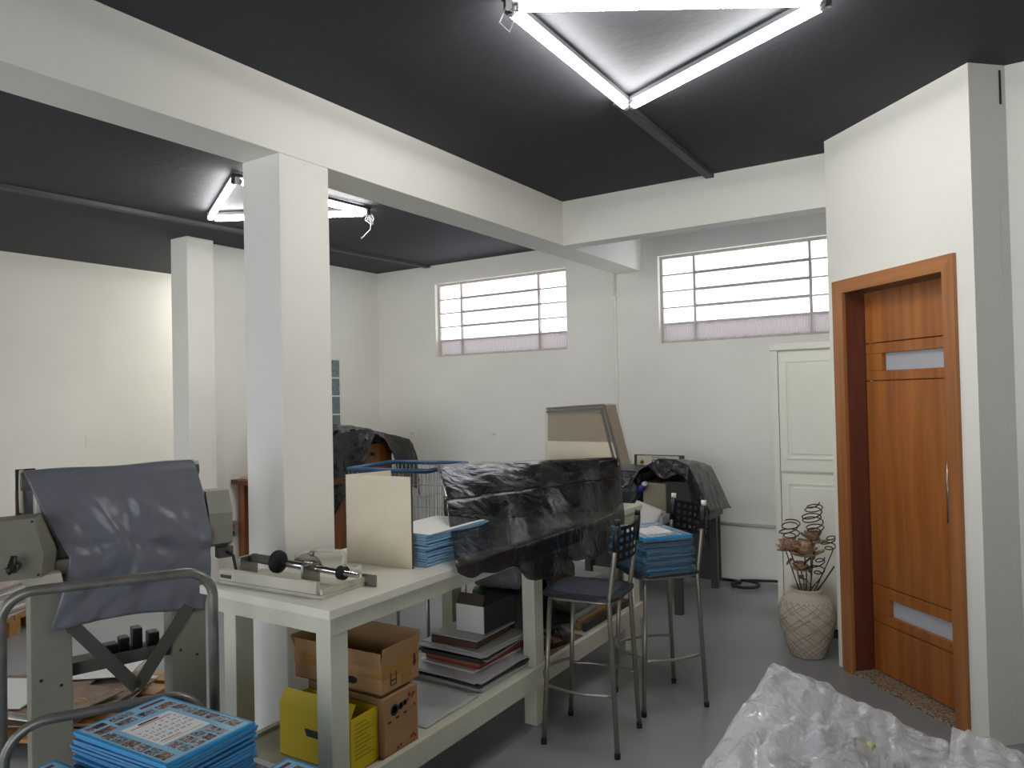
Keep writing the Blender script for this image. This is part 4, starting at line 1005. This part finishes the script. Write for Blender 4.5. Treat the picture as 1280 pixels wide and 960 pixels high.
# ================================================================== PLASTIC BAGS IN THE FOREGROUND
ctr = thing('counter', 'plain pale counter carrying the clear plastic bags', 'counter', (.0, .98, 0))
obj('counter_top', bxm(-.30, .55, -.45, .28, .77, .80, bev=.003), bench_top, ctr); obj('counter_body', bxm(-.27, .52, -.42, .25, 0, .7695), bench_paint, ctr)
def bag(A, B, Cc, Dd, h, seed, nu=46, nv=40):
    """pillow: A-B far edge, Cc-Dd near edge"""
    def P(s, t, sg):
        p = A.lerp(B, s).lerp(Cc.lerp(Dd, s), t); e = max(0, math.sin(PI*s)*math.sin(PI*min(1, t)))**.45
        q = V(s*1.3, t*1.1, 0)
        w = fbm(q, 3.2, .022, seed)+.013*noise.noise(V(s*16+t*4, t*9, seed))+.022*abs(noise.noise(V(s*5, t*13+s*3, seed+3)))-.012*abs(noise.noise(V(s*11+2*t, t*6, seed+6)))
        return p+V(0, 0, 1)*(sg*h*e+(w if sg > 0 else 0)*(.35+.65*e))
    top = grid(lambda s, t: P(s, t, 1), nu, nv); bot = grid(lambda s, t: P(s, t, -.5), 16, 14)
    return merge(top, bot)
A, B, C_, D_ = V(-.322, 1.30, 1.03), V(-.055, 1.27, .965), V(-.395, .80, .90), V(.10, .72, .90)
bg = thing('clear_plastic_bag', 'crumpled clear plastic bag of white goods with a pointed corner', 'bag', (-.15, 1.0, .80))
obj('plastic_skin', bag(A, B, C_, D_, .035, 3), clear_film, bg, True)
dn = V(0, 0, -.014); sh = lambda p, q, k: p.lerp(q, k)
mid = (A+B+C_+D_)/4
inner = [mid.lerp(p, .93)+dn for p in (A, B, C_, D_)]
obj('packed_goods', bag(*inner, .032, 5), bag_white, bg, True)
obj('goods_base', lump(-.27, .06, .72, 1.15, .801, .93, 8, .01, 6, 3, 0, .2), bag_white, bg, True)
b2 = thing('clear_plastic_bag', 'smoother clear plastic bag overlapping the pointed one near the door', 'bag', (.12, 1.0, .80))
A2, B2, C2, D2 = V(-.055, 1.17, 1.035), V(.16, 1.17, .99), V(-.06, .70, .99), V(.30, .66, .96)
obj('plastic_skin', bag(A2, B2, C2, D2, .028, 9), clear_film, b2, True)
mid = (A2+B2+C2+D2)/4; obj('packed_goods', bag(*[mid.lerp(p, .9)+dn for p in (A2, B2, C2, D2)], .02, 12), bag_white, b2, True)
obj('goods_base', lump(.02, .24, .74, 1.08, .801, .97, 8, .01, 6, 5, 0, .2), bag_white, b2, True)

gold = mat('gold_trim', (214, 202, 150), .4)
obj('gold_trim', lump(-.172, -.148, 1.135, 1.150, .985, .9995, 5, .005, 40, 2, 0, .7, False), gold, bg, True)
obj('gold_trim', lump(-.125, -.10, 1.085, 1.10, .978, .992, 5, .005, 40, 4, 0, .7, False), gold, bg, True)
